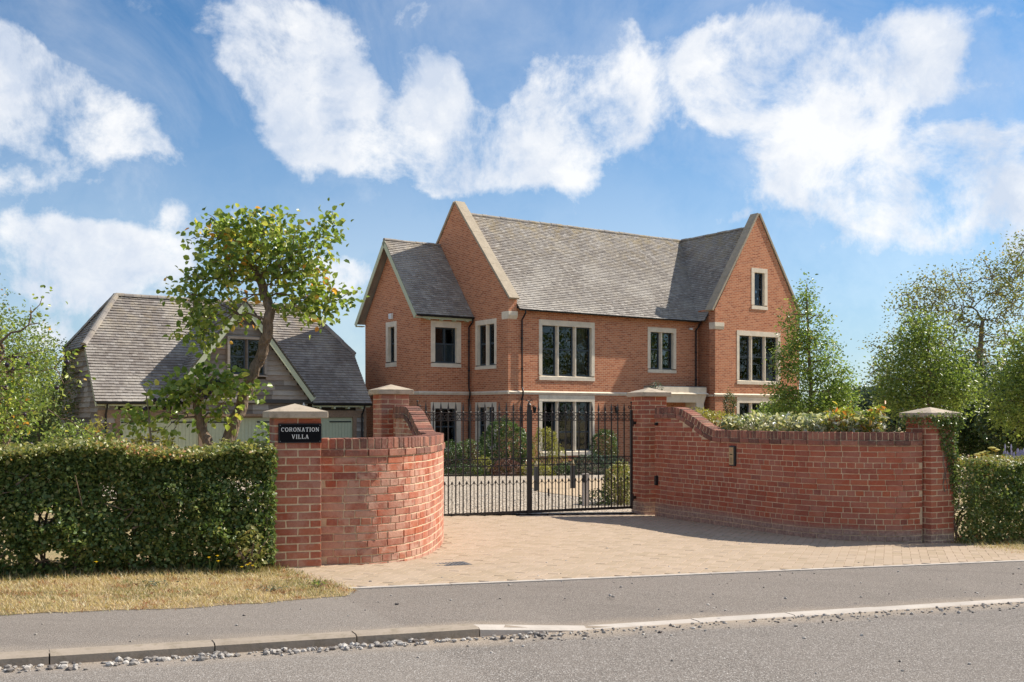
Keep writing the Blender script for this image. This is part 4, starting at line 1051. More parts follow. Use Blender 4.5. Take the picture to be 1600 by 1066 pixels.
pipe(house, [(-.1, wy0 - .05, wz - .06), (-.1, wy0 - .05, wz - .2), (-.12, 2.70, wz - .4), (-.12, 2.70, 2.75), (-.12, 2.62, 2.6), (-.12, 2.62, 2.45), (-.12, 2.70, 2.3), (-.12, 2.70, Z0)])
pipe(house, [(10.05, ey - .05, ez - .05), (10.05, -.2, ez - .2), (10.0, -.07, ez - .4), (10.0, -.07, 2.9)])
# porch hood of stone with lead top, and its two pilasters
q = MB(); q.box(6.98, 9.92, -.8, -.02, 2.62, 2.86)
q.hexa([(6.9, -.88, 2.56), (10.0, -.88, 2.56), (10.0, -.02, 2.56), (6.9, -.02, 2.56), (6.95, -.83, 2.62), (9.95, -.83, 2.62), (9.95, -.02, 2.62), (6.95, -.02, 2.62)])
q.hexa([(7.05, -.73, 2.2), (9.85, -.73, 2.2), (9.85, -.02, 2.2), (7.05, -.02, 2.2), (6.97, -.8, 2.56), (9.93, -.8, 2.56), (9.93, -.02, 2.56), (6.97, -.02, 2.56)])
hp(q, 'porch_hood', STONE); q = MB(); q.box(6.99, 9.91, -.79, -.02, 2.86, 2.90); hp(q, 'lead_roof', LEAD)
q = MB(); q.box(7.06, 7.5, -.72, -.02, Z0, 2.2); hp(q, 'pilaster', STONE); q = MB(); q.box(9.4, 9.84, -.72, -.02, Z0, 2.2); hp(q, 'pilaster', STONE)
q = MB(); q.box(7.75, 9.15, -.03, .03, Z0, 1.95); hp(q, 'front_door', simple('door_paint', (.05, .07, .065), .4))
# alarm box, outside lights
q = MB(); q.hexa([(-2.36, 5.12, 5.66), (-2.36, 5.38, 5.66), (-2.44, 5.36, 5.68), (-2.44, 5.14, 5.68), (-2.36, 5.10, 5.92), (-2.36, 5.40, 5.92), (-2.44, 5.38, 5.90), (-2.44, 5.12, 5.90)]); hp(q, 'alarm_box', WHITE)
for x in (1.15, 5.35):
    q = MB(); q.tube([(x, -.0, 2.0), (x, -.1, 2.02), (x, -.16, 1.98)], .02, 6); q.tube([(x, -.16, 1.72), (x, -.16, 1.95), (x, -.16, 2.0)], [.05, .09, .03], 6); hp(q, 'wall_lantern', BLACKP)
q = MB(); q.box(9.62, 9.78, -.1, -.01, 5.42, 5.5); hp(q, 'floodlight', WHITE)

# ------------------------------------------------------------------ timber garage (same frame)
GZ = -.5
gar = empty('timber_garage', (HO.x, HO.y, GZ), HA, 'low timber garage barn with tiled half-hipped roof and sage green doors, left of the house', 'garage')
gar.location = (*house_pt(-9, 7.8), GZ)
ox, oy = -9, 7.8; GLc = (-ox, -oy, -GZ)
def gp_(q, name, m, parent=None, **kw): return q.build(name, m, parent or gar, GLc if parent is None else (0, 0, 0), **kw)
gx0, gx1, gw0, gw1 = -14.2, -3.75, 4.87, 10.9; geL, geR = -14.35, -3.61; gy0, gy1 = 4.57, 11.2; gry = (gy0 + gy1) / 2; gez, grz2 = 2.12, 6.25
slp = (grz2 - gez) / (gry - gy0); ghz = 4.2; hy0, hy1 = gy0 + (ghz - gez) / slp, gy1 - (ghz - gez) / slp; hipx = 1.5
q = MB(); q.box(gx0 + .06, gx1 - .06, gw0 + .06, gw1 - .05, GZ, gez); gp_(q, 'inner_wall', simple('dark_timber', (.05, .04, .03), .9))
for sx in (gx0 + .05, gx1 - .05):
    q = MB(); q.poly([(sx, gw0 + .06, gez - .1), (sx, gw1 - .06, gez - .1), (sx, hy1, ghz), (sx, hy0, ghz)]); gp_(q, 'gable_backing', MATS['dark_timber'])
# weatherboards on the left gable end and right gable end: each board its own piece
def wboards(parent, fr, z0, z1, ext, h=.19, L=GLc, seed=1, brk=True, th=.05):
    r3 = random.Random(seed); z = z0
    while z < z1:
        for (a, b) in ext(z + h / 2):
            cuts = [a]; x = a
            while brk and x < b - 2.6: x += r3.uniform(1.4, 2.6); cuts.append(min(x, b)) if x < b - .4 else None
            cuts.append(b)
            for c, d in zip(cuts[:-1], cuts[1:]):
                if d - c < .05: continue
                q = MB(); c += .003; d -= .003; w1 = r3.uniform(-.012, .012); w2 = r3.uniform(-.012, .012); n = max(1, int((d - c) / .5)); zz = []
                for k in range(n + 1): zz.append(r3.uniform(-.008, .008))
                for k in range(n):
                    u0, u1 = c + (d - c) * k / n, c + (d - c) * (k + 1) / n; a0, a1 = zz[k], zz[k + 1]
                    q.hexa([fr.p(u0, 0, z - .03 + a0), fr.p(u1, 0, z - .03 + a1), fr.p(u1, th + .012, z - .03 + a1), fr.p(u0, th + .012, z - .03 + a0),
                            fr.p(u0, 0, z + h), fr.p(u1, 0, z + h), fr.p(u1, .008, z + h), fr.p(u0, .008, z + h)])
                q.build('weatherboard', BOARD, parent, L)
        z += h
FGL = Frame('B', gx0 + .03); FGR = Frame('B', gx1 - .0)
def gext(z):
    if z < gez - .15: a, b = gw0, gw1
    else: t = (z - gez + .15) / slp; a, b = max(gw0, gy0 + t + .12), min(gw1, gy1 - t - .12)
    holes = [(5.75, 6.35), (7.6, 8.2)]
    if -.2 < z < 1.35:
        o = []; x = a
        for c, d in holes: o.append((x, c)); x = d
        o.append((x, b)); return o
    return [(a, b)]
wboards(gar, FGL, GZ, ghz - .02, gext, seed=4)
for (a, b) in ((5.75, 6.35), (7.6, 8.2)):
    window(Frame('B', gx0 - .12), a, b, -.2, 1.38, 1, head=.07, sill=.07, jamb=.07, parent=gar, L=GLc, surround=BOARD, frm=SAGE)
# front wall: oak posts, boards, doors
FF = Frame('A', gw0)
wboards(gar, FF, GZ, gez - .32, lambda z: [(gx0, -13.62), (-4.2, gx1)], seed=8)
for (a, b) in ((gx0 - .01, gx0 + .1), (-13.62, -13.45), (-10.62, -10.32), (-7.35, -7.05), (-4.33, -4.18), (gx1 - .1, gx1 + .01)):
    q = MB(); FF.box(q, a, b, -.05, .07, GZ, gez - .3); gp_(q, 'oak_post', OAK)
q = MB(); FF.box(q, gx0, gx1, -.05, .062, gez - .56, gez - .28); gp_(q, 'oak_beam', OAK)
for (a, b) in ((-13.45, -10.62), (-10.32, -7.35), (-7.05, -4.33)):
    dz = gez - .57
    q = MB(); FF.box(q, a, b, -.09, -.05, GZ, dz); dr = gp_(q, 'garage_door', SAGE); n = round((b - a) / .145); wd = (b - a - .12) / n
    for k in range(n):
        u0 = a + .06 + k * wd; q = MB(); FF.box(q, u0 + .004, u0 + wd - .004, -.05, -.03 + random.uniform(-.002, .002), GZ, dz - .07); q.build('plank', SAGE, dr)
    q = MB(); FF.box(q, a, a + .06, -.05, -.02, GZ, dz); FF.box(q, b - .06, b, -.05, -.02, GZ, dz); FF.box(q, a + .06, b - .06, -.05, -.022, dz - .07, dz); q.build('door_frame', SAGE, dr)
    for (h0, h1) in ((a + .05, a + 1.0), (b - 1.0, b - .05)):
        for zz in (dz - .19, GZ + .8): q = MB(); FF.box(q, h0, h1, -.03, -.012, zz, zz + .05); q.build('strap_hinge', BLACKP, dr)
    q = MB(); m_ = (a + b) / 2; FF.box(q, m_ - .012, m_ + .012, -.03, -.015, GZ, dz - .07); q.build('meeting_strip', SAGE, dr)
# cross gable
ccx, cfx, cfz, cap_ = -9.0, 2.82, 2.36, 6.02; FC = Frame('A', 4.74)
q = MB(); q.poly([(ccx - cfx + .2, 4.75, 1.72), (ccx + cfx - .2, 4.75, 1.72), (ccx + cfx - .15, 4.75, 2.45), (ccx, 4.75, 5.9), (ccx - cfx + .15, 4.75, 2.45)]); gp_(q, 'gable_backing', MATS['dark_timber'])
cs = (cap_ - cfz) / cfx
def cext(z):
    t = max(0, (z - cfz) / cs); a, b = ccx - cfx + t + .17, ccx + cfx - t - .17
    if b - a < .1: return []
    if 3.12 < z < 4.6: return [(a, -9.62), (-8.06, b)]
    return [(a, b)]
wboards(gar, FC, 1.70, 5.6, cext, seed=12)
window(Frame('A', 4.57), -9.62, -8.06, 3.12, 4.62, 2, head=.09, sill=.09, jamb=.1, mul=.1, trans=.5, parent=gar, L=GLc, surround=BOARD, frm=DARKFR)
barge(gar, [(ccx - cfx - .05, 4.42, cfz - .04), (ccx, 4.42, cap_)], (0, -1, 0), .24, L=GLc); barge(gar, [(ccx + cfx + .05, 4.42, cfz - .04), (ccx, 4.42, cap_)], (0, -1, 0), .24, L=GLc)
q = MB(); q.box(-11.6, -6.4, 4.66, 4.80, 1.60, 1.70); gp_(q, 'oak_sill_beam', OAK)
# garage roof: main slope with the cross gable cut out of it
smg = math.hypot(gry - gy0, grz2 - gez); Vg = (0, gry - gy0, grz2 - gez); sg2 = (ghz - gez) / (grz2 - gez) * smg
rfm = slab(gar, [(geL, gy0, gez), (geR, gy0, gez), (geR, hy0, ghz), (geR - hipx, gry, grz2), (geL + hipx, gry, grz2), (geL, hy0, ghz)], .04, UND, L=GLc)
tv = (cap_ - .02 - gez) / (grz2 - gez) * smg; tf = (cfz - gez) / (grz2 - gez) * smg
tiles(rfm, 'roof_tiles', (0, gy0, gez), (1, 0, 0), Vg, [(geL, 0), (ccx - cfx, 0), (ccx - cfx, tf), (ccx, tv), (ccx, smg), (geL + hipx, smg), (geL, sg2)], .135, .17, GTILE, 21, .04, L=(0, 0, 0))
tiles(rfm, 'roof_tiles', (0, gy0, gez), (1, 0, 0), Vg, [(ccx + cfx, 0), (geR, 0), (geR, sg2), (geR - hipx, smg), (ccx, smg), (ccx, tv), (ccx + cfx, tf)], .135, .17, GTILE, 22, .04, L=(0, 0, 0))
for sgn, xe, sd in ((1, geL, 23), (-1, geR, 24)):    # half hips
    rf = slab(gar, [(xe, hy0, ghz), (xe, hy1, ghz), (xe + sgn * hipx, gry, grz2)], .04, UND, L=GLc); sh = math.hypot(hipx, grz2 - ghz)
    tiles(rf, 'roof_tiles', (xe - sgn * .06, 0, ghz - .08), (0, 1, 0), (sgn * hipx, 0, grz2 - ghz), [(hy0, 0), (hy1, 0), ((hy0 + hy1) / 2, sh + .1)], .135, .17, GTILE, sd, .04, L=(0, 0, 0))
slab(gar, [(geL, gy1, gez), (geR, gy1, gez), (geR, hy1, ghz), (geR - hipx, gry, grz2), (geL + hipx, gry, grz2), (geL, hy1, ghz)], .04, GTILE, L=GLc)
sc = math.hypot(cfx, cap_ - cfz); yb_f = gy0 + (cfz - gez) / slp; yb_r = gy0 + (cap_ - gez) / slp
for sgn, sd in ((-1, 31), (1, 32)):
    xe = ccx + sgn * cfx
    rf = slab(gar, [(xe, 4.38, cfz), (xe, yb_f, cfz), (ccx, yb_r, cap_), (ccx, 4.38, cap_)], .04, UND, L=GLc)
    tiles(rf, 'roof_tiles', (xe, 0, cfz), (0, 1, 0), (-sgn * cfx, 0, cap_ - cfz), [(4.36, 0), (yb_f, 0), (yb_r, sc), (4.36, sc)], .135, .17, GTILE, sd, .04, L=(0, 0, 0))
ridge(gar, (geL + hipx, gry, grz2), (geR - hipx, gry, grz2), .12, GTILE, L=GLc); ridge(gar, (ccx, 4.38, cap_), (ccx, yb_r, cap_), .11, GTILE, L=GLc)
for sgn, xe in ((1, geL), (-1, geR)):
    for hy in (hy0, hy1): ridge(gar, (xe - sgn * .03, hy, ghz + .0), (xe + sgn * hipx, gry, grz2), .13, GTILE, .34, L=GLc, drop=.02)
gutter(gar, (geL + .05, gy0 - .04, gez - .03), (ccx - cfx, gy0 - .04, gez - .03), L=GLc); gutter(gar, (ccx + cfx, gy0 - .04, gez - .03), (geR - .03, gy0 - .04, gez - .03), L=GLc)
gutter(gar, (geL - .05, hy0, ghz - .08), (geL - .05, hy1, ghz - .08), L=GLc)
q = MB(); q.box(geL + .05, ccx - cfx, gy0 + .04, gy0 + .07, gez - .15, gez - .04); gp_(q, 'fascia', SAGE); q = MB(); q.box(ccx + cfx, geR - .05, gy0 + .04, gy0 + .07, gez - .15, gez - .04); gp_(q, 'fascia', SAGE)
x = geL + .4
while x < geR - .2:
    if not (ccx - cfx - .1 < x < ccx + cfx + .1): q = MB(); q.box(x, x + .07, gy0 + .02, gw0, gez - .22, gez - .12); gp_(q, 'rafter_end', SAGE)
    x += .62
pipe(gar, [(-13.95, gy0 - .04, gez - .08), (-13.95, gy0 + .0, gez - .2), (-13.95, gw0 - .1, gez - .45), (-13.95, gw0 - .1, GZ)], L=GLc, br=False); pipe(gar, [(-3.95, gy0 - .04, gez - .08), (-3.95, gy0, gez - .2), (-3.95, gw0 - .1, gez - .45), (-3.95, gw0 - .1, GZ)], L=GLc, br=False)
q = MB(); q.box(geL + .0, geL + .03, gy1 - .0, gy1 + .06, gez - .15, gez); q.obox((geL, gy1, gez - .16), (0, -(gy1 - hy1), ghz - gez), (0, 0, .14), (.03, 0, 0)); q.obox((geL, gy0, gez - .16), (0, hy0 - gy0, ghz - gez), (0, 0, .14), (.03, 0, 0)); gp_(q, 'verge_board', SAGE)
q = MB(); q.tube([(-6.55, 4.7, 2.0), (-6.6, 4.5, 2.12)], .025, 6); q.tube([(-6.6, 4.5, 2.08), (-6.62, 4.42, 2.0)], [.03, .06], 8); gp_(q, 'floodlight', WHITE)

# ------------------------------------------------------------------ foliage helpers
def wp(px, py, t): return Vector(((px - 800) / FPX * t, t, CAMZ + (650 - py) / FPX * t))
def leaves(name, P, size, m, parent=None, loc=(0, 0, 0), up=.35, big=False, dirs=None, seed=0, aspect=.62, tlo=0.0, thi=1.0, **kw):
    r = np.random.default_rng(seed + 17); P = np.asarray(P, dtype=float); n = len(P)
    if n == 0: return None
    nr = r.normal(size=(n, 3)); nr[:, 2] = np.abs(nr[:, 2]) + up; nr /= np.linalg.norm(nr, axis=1)[:, None]
    a = r.normal(size=(n, 3)) + (0 if dirs is None else np.asarray(dirs) * 1.6); a[:, 2] -= .25; a -= nr * (a * nr).sum(1)[:, None]; a /= np.linalg.norm(a, axis=1)[:, None] + 1e-9
    b = np.cross(nr, a); s = size * r.uniform(.65, 1.25, n)[:, None]; w_ = s * aspect * .5; fold = nr * w_ * .35
    if big:
        V = np.stack([P, P + a * s * .3 - b * w_ * .95 + fold, P + a * s * .68 - b * w_ * .8 + fold, P + a * s - nr * s * .12, P + a * s * .68 + b * w_ * .8 + fold, P + a * s * .3 + b * w_ * .95 + fold], 1)
        k = 6; loops = np.array([0, 3, 2, 1, 0, 5, 4, 3]); cnt = 4
    else:
        V = np.stack([P, P + a * s * .45 - b * w_ + fold, P + a * s, P + a * s * .45 + b * w_ + fold], 1); k = 4; loops = np.array([0, 2, 1, 0, 3, 2]); cnt = 3
    me = D.meshes.new(name); me.vertices.add(n * k); me.vertices.foreach_set('co', V.reshape(-1))
    L = (np.arange(n)[:, None] * k + loops[None, :]).reshape(-1); me.loops.add(len(L)); me.loops.foreach_set('vertex_index', L)
    nf = len(L) // cnt; me.polygons.add(nf); me.polygons.foreach_set('loop_start', np.arange(nf) * cnt); me.update(calc_edges=True)
    ca = me.color_attributes.new('tint', 'FLOAT_COLOR', 'POINT'); c = np.ones((n, k, 4)); 
    clump = np.array([mnoise.noise(Vector((p[0] * 1.7, p[1] * 1.7, p[2] * 1.7 + seed))) for p in P]) if n < 60000 else np.zeros(n)
    t = np.clip(tlo + (thi - tlo) * (r.uniform(0, 1, n) * .85 + .075 + clump * .22), 0, 1); c[:, :, 0] = t[:, None]; c[:, :, 1] = r.uniform(0, 1, n)[:, None]
    ca.data.foreach_set('color', c.reshape(-1)); me.materials.append(m); me.validate()
    o = link_mesh(name, me, parent, loc); o['kind'] = 'stuff'; return tag(o, **kw)
def blob_pts(n, c, r, seed=0, shell=.55, clump=0):
    g = np.random.default_rng(seed); c = np.array(c); r = np.array(r)
    d = g.normal(size=(n, 3)); d /= np.linalg.norm(d, axis=1)[:, None]
    rad = g.uniform(shell, 1.0, n) ** .8
    lump = np.array([1 + .22 * mnoise.noise(Vector(q * 2.2) + Vector((seed * 1.3, 0, 0))) + .12 * mnoise.noise(Vector(q * 6)) for q in d])
    return c + d * r * (rad * lump)[:, None]
def shrub(name, c, r, n, size, m, label, cat='shrub', group=None, seed=0, up=.3, stem=True, shell=.55, **kw):
    c = Vector(c); zb = zf(c.x, c.y); e = empty(name, (c.x, c.y, zb), 0, label, cat, group)
    leaves('foliage', blob_pts(n, (0, 0, c.z - zb), r, seed, shell), size, m, e, up=up, seed=seed, **kw)
    q = MB(); g = random.Random(seed)
    for k in range(7):
        a = g.uniform(0, 6.28); q.tube([(0, 0, -.05), (math.cos(a) * r[0] * .3, math.sin(a) * r[1] * .3, (c.z - zb) * .6), (math.cos(a) * r[0] * .75, math.sin(a) * r[1] * .75, (c.z - zb) + r[2] * .3)], [.02, .014, .005], 5)
    q.build('stems', BARK, e); return e
def grow(trunk, rad, targets, sag=.1, seed=0, rmin=.006, twig=5):
    """limbs: join every target to the nearest point of the growing skeleton"""
    g = random.Random(seed); q = MB(); q.smooth = True
    nodes = []
    # main stem, finely bent
    tp = []; 
    cp = [Vector(p) for p in trunk]
    for i in range(len(cp) - 1):
        for k in range(5):
            t = k / 5; p = cp[i].lerp(cp[i + 1], t); tp.append(p)
    tp.append(cp[-1]); n = len(tp); rr_ = [rad[0] + (rad[1] - rad[0]) * (i / (n - 1)) ** .8 for i in range(n)]
    tp = [p + Vector((g.gauss(0, 1), g.gauss(0, 1), 0)) * rr_[i] * .12 for i, p in enumerate(tp)]
    rr2 = [r * (1 + .05 * g.uniform(-1, 1)) for r in rr_]; rr2[0] *= 1.25; q.tube(tp, rr2, 10)
    for p, r in zip(tp[n // 4:], rr_[n // 4:]): nodes.append((p, r))
    mid = cp[-1]; T = sorted([Vector(t) for t in targets], key=lambda t: (t - mid).length); tips = []
    for t in T:
        best = min(nodes, key=lambda nd: (nd[0] - t).length + max(0, nd[0].z - t.z) * .5 + (0 if nd[1] > rmin * 1.3 else .3))
        a, ra = best; d = t - a; L = d.length
        if L < .02: continue
        r0 = max(rmin, min(ra * .72, .012 + L * .028)); k = max(2, min(6, int(L / .18) + 2)); pts = []
        for i in range(k + 1):
            s = i / k; p = a + d * s + Vector((0, 0, math.sin(s * math.pi) * L * sag)) + Vector((g.gauss(0, 1), g.gauss(0, 1), g.gauss(0, 1))) * (L * .045 if 0 < i < k else 0); pts.append(p)
        rs = [r0 * (1 - .7 * i / k) + rmin * .3 for i in range(k + 1)]; q.tube(pts, rs, twig, cap=False)
        for p, r in list(zip(pts, rs))[1:]: nodes.append((p, r))
        tips.append((pts[-1], (pts[-1] - pts[-2]).normalized()))
    return q, tips
def targets_in(blobs, t_, n, seed, depth=.9):
    g = random.Random(seed); o = []; wts = [b[2] * b[3] for b in blobs]
    for k in range(n):
        bx, by, rx, ry = g.choices([b[:4] for b in blobs], wts)[0]
        while True:
            a = Vector([g.uniform(-1, 1) for _ in range(3)])
            if .25 < a.length < 1: break
        c = wp(bx, by, t_); s = t_ / FPX; o.append(c + Vector((a.x * rx * s, a.y * (rx + ry) / 2 * s * depth, a.z * ry * s)))
    return o
def tree(name, label, trunk, rad, blobs, t_, ncl, per, spread, size, m, bk=BARK, seed=0, group=None, big=False, sag=.08, extra=None, up=.35, depth=.9, cat='tree', fruit=0, rmin=.006, **kw):
    base = Vector(trunk[0]); T = targets_in(blobs, t_, ncl, seed, depth) + [Vector(e) for e in (extra or [])]
    q, tips = grow(trunk, rad, T, sag, seed, rmin); e = empty(name, base, 0, label, cat, group)
    q.build('trunk', bk, e, tuple(-base))
    g = np.random.default_rng(seed + 5); P = []; dd = []
    for (p, d) in tips:
        k = max(3, int(per * g.uniform(.5, 1.5))); x = g.normal(size=(k, 3)) * spread * np.array([1, 1, .8]); P.append(np.array(p) + x - np.array(base)); dd.append(x / (np.linalg.norm(x, axis=1)[:, None] + 1e-6) + np.array(d) * .3)
    leaves('crown', np.concatenate(P), size, m, e, big=big, dirs=np.concatenate(dd), seed=seed, up=up, **kw)
    if fruit:
        gg = random.Random(seed)
        for k in range(fruit):
            q = MB(); q.smooth = True
            p = gg.choice(tips)[0] - base + Vector((gg.gauss(0, .04), gg.gauss(0, .04), -.05 + gg.gauss(0, .03)))
            q.tube([p + Vector((0, 0, z)) for z in (-.03, -.024, -.008, .008, .024, .03)], [.006, .019, .028, .028, .019, .006], 8)
            q.build('fruit', PLUM, e)
    return e

# ------------------------------------------------------------------ the two quince trees behind the left hedge
T0 = 15.0
tr = [wp(346, 730, T0), wp(352, 700, T0), wp(372, 645, T0 + .05), wp(388, 600, T0 + .1), wp(408, 555, T0), wp(420, 515, T0 - .1), wp(421, 485, T0 - .1), wp(412, 455, T0), wp(404, 425, T0)]
tree('quince_tree', 'tall leaning quince tree with yellowing leaves, trunk bare to half height, behind the left hedge', tr, (.105, .062),
     [(430, 385, 95, 48), (350, 410, 70, 52), (470, 415, 62, 48), (335, 465, 60, 40), (470, 455, 60, 22), (310, 525, 30, 42), (490, 480, 45, 20), (375, 495, 22, 18), (400, 362, 55, 26), (520, 455, 25, 22), (352, 350, 30, 18), (510, 355, 25, 16)],
     T0, 240, 15, .11, .092, L_QUINCE, seed=41, big=True, aspect=.78, up=.1, sag=.1, depth=1.0, extra=[wp(300, 440, 15), wp(290, 470, 15), wp(545, 460, 15), wp(535, 380, 15), wp(520, 330, 15), wp(325, 335, 15), wp(500, 500, 14.6)])
tr = [wp(336, 732, T0 - .2), wp(330, 705, T0 - .2), wp(318, 675, T0 - .2), wp(310, 652, T0 - .25), wp(306, 625, T0 - .3)]
tree('quince_tree', 'low spreading quince tree with short trunk before the garage doors', tr, (.105, .04),
     [(300, 612, 58, 24), (235, 648, 60, 15), (345, 600, 45, 26), (398, 602, 16, 16), (420, 690, 14, 18), (330, 650, 55, 16)], T0 - .3, 90, 10, .09, .10, L_QUINCE, seed=43, big=True, aspect=.78, up=.1, thi=.88, fruit=14, depth=1.0,
     extra=[wp(190, 668, 14.4), wp(215, 655, 14.4), wp(180, 682, 14.3), wp(262, 668, 14.4), wp(430, 700, 14.6), wp(415, 690, 14.6), wp(232, 640, 14.5), wp(262, 690, 14.4), wp(375, 700, 14.7)])
# fruit tree reaching in from the left
T1 = 12.5
tr = [wp(-70, 760, T1), wp(-60, 700, T1), wp(-40, 640, T1), wp(-15, 590, T1), wp(5, 545, T1)]
tree('plum_tree', 'loose plum tree with dark fruit reaching in at the left edge', tr, (.09, .03), [(12, 620, 34, 60), (15, 680, 50, 36), (-50, 570, 70, 90), (30, 565, 22, 24)], T1, 130, 11, .09, .055, L_QUINCE, seed=51, big=True, aspect=.7, up=.1, fruit=26,
     extra=[wp(60, 505, T1), wp(66, 465, T1), wp(48, 480, T1), wp(70, 548, T1), wp(105, 550, T1), wp(112, 565, T1), wp(128, 590, T1), wp(98, 560, T1), wp(85, 575, T1), wp(75, 640, T1), wp(95, 655, T1), wp(120, 665, T1), wp(150, 682, T1), wp(175, 695, T1), wp(100, 600, T1), wp(55, 590, T1)])
shrub('leafy_shrub', wp(112, 692, 15.5), (.42, .4, .33), 900, .055, L_BRIGHT, 'light green shrub showing above the hedge before the barn boards', seed=61)
shrub('leafy_shrub', wp(152, 690, 16.5), (.18, .2, .42), 420, .05, L_YELL, 'narrow pale shrub against the barn corner post', seed=62)
shrub('leafy_shrub', wp(238, 700, 14.8), (.38, .3, .2), 450, .06, L_YELL, 'low yellow-green shrub under the quince branches', seed=63)
# bare sapling
q_, _t = grow([wp(236, 730, 14.5), wp(236, 690, 14.5), wp(233, 650, 14.5), wp(229, 620, 14.4)], (.022, .008), [wp(218, 600, 14.5), wp(207, 585, 14.5), wp(250, 690, 14.5), wp(262, 672, 14.5), wp(215, 685, 14.5), wp(205, 660, 14.5), wp(240, 600, 14.4)], .02, 3, .003)
e = empty('bare_sapling', wp(236, 730, 14.5), 0, 'thin leafless sapling standing in front of the garage doors', 'sapling'); q_.build('trunk', BARKP, e, tuple(-wp(236, 730, 14.5)))

# ------------------------------------------------------------------ hedges
def hedge(name, label, u0, u1, v0, dep, h, n, ntop, seed, sz=.042, m=L_HAW, mt=L_HAWTOP, holes=()):
    x, y = W((u0 + u1) / 2, v0 + dep / 2); zb = zf(x, y); e = empty(name, (x, y, zb), 0, label, 'hedge', 'clipped hedges along the road'); g = np.random.default_rng(seed)
    P = []; PT = []
    def hh(u): return h + .07 * mnoise.noise(Vector((u * 1.4, seed, 0))) + .035 * mnoise.noise(Vector((u * 5, seed, 3)))
    cnt = 0
    while len(P) < n:
        u = g.uniform(u0, u1); z = g.uniform(.0, 1) ** .85 * hh(u); k = g.random()
        bulge = .12 * mnoise.noise(Vector((u * 1.6, z * 1.9, seed))) + .07 * mnoise.noise(Vector((u * 5, z * 5, seed)))
        if k < .62: v = v0 + abs(g.normal(0, .10)) + bulge + .08 * (z / h - .5) ** 2 + (.12 * (1 - sstep(0, .3, z)))
        elif k < .85: v = v0 + g.uniform(0, dep)
        else: v = v0 + dep - abs(g.normal(0, .08))
        if z < .1 and g.random() < .15: continue
        bad = False
        for (hu, hz, ru, rz2) in holes:
            if ((u - hu) / ru) ** 2 + ((z - hz) / rz2) ** 2 < g.uniform(.75, 1.25): bad = True
        if bad: continue
        gap = mnoise.noise(Vector((u * 3.2, z * 3.2, seed + 9)))
        if gap < -.36 and g.random() < .6: continue
        xx, yy = W(u, v); P.append((xx - x, yy - y, zf(xx, yy) + z - zb))
    for k in range(ntop):
        u = g.uniform(u0, u1); v = v0 + g.uniform(-.06, dep); xx, yy = W(u, v); PT.append((xx - x, yy - y, zf(xx, yy) + hh(u) + g.normal(0, .022) + abs(g.normal(0, .02)) - .02 - zb))
    leaves('foliage', P, sz, m, e, big=False, seed=seed, up=.15, aspect=.8); leaves('top_growth', PT, sz * .9, mt, e, seed=seed + 1, up=.5, aspect=.75)
    q = MB(); gg = random.Random(seed); nb = int((u1 - u0) * 9)
    for k in range(nb):
        u = gg.uniform(u0, u1); v = v0 + gg.uniform(.15, dep - .15); pts = []
        for i in range(6): xx, yy = W(u, v); pts.append((xx - x, yy - y, zf(xx, yy) + i * h / 6 - .03 - zb)); u = min(u1 - .08, u + gg.gauss(0, .09)); v += gg.gauss(0, .06)
        q.tube(pts, [gg.uniform(.008, .02) * (1 - i * .13) for i in range(6)], 5, cap=False)
    for k in range(int(nb * .9)):
        u = gg.uniform(u0, u1); z = gg.uniform(.1, h * .8); v = v0 + gg.uniform(.0, .25); pts = []
        for i in range(5): xx, yy = W(u, v); pts.append((xx - x, yy - y, zf(xx, yy) + z - zb)); u = min(u1 - .08, u + gg.uniform(.06, .2)); z += gg.gauss(.02, .07); v += gg.gauss(0, .03)
        q.tube(pts, [gg.uniform(.005, .012) * (1 - i * .15) for i in range(5)], 4, cap=False)
    q.build('branches', BARK, e); return e
hedge('hawthorn_hedge', 'thick clipped hawthorn hedge along the dry verge, left of the name pier', -6.2, -.92, 3.2, .78, 1.10, 95000, 17000, 3, holes=[(-2.85, .15, .15, .08), (-2.9, .5, .10, .07), (-2.2, .36, .045, .045)])
# right hedge runs on behind the ivy pier
x, y = 8.0, 15.6
hedge('hawthorn_hedge', 'dark clipped hedge behind the right verge, beside the ivy-clad pier', 8.35, 13.5, 3.4, .9, 1.12, 46000, 9000, 7)

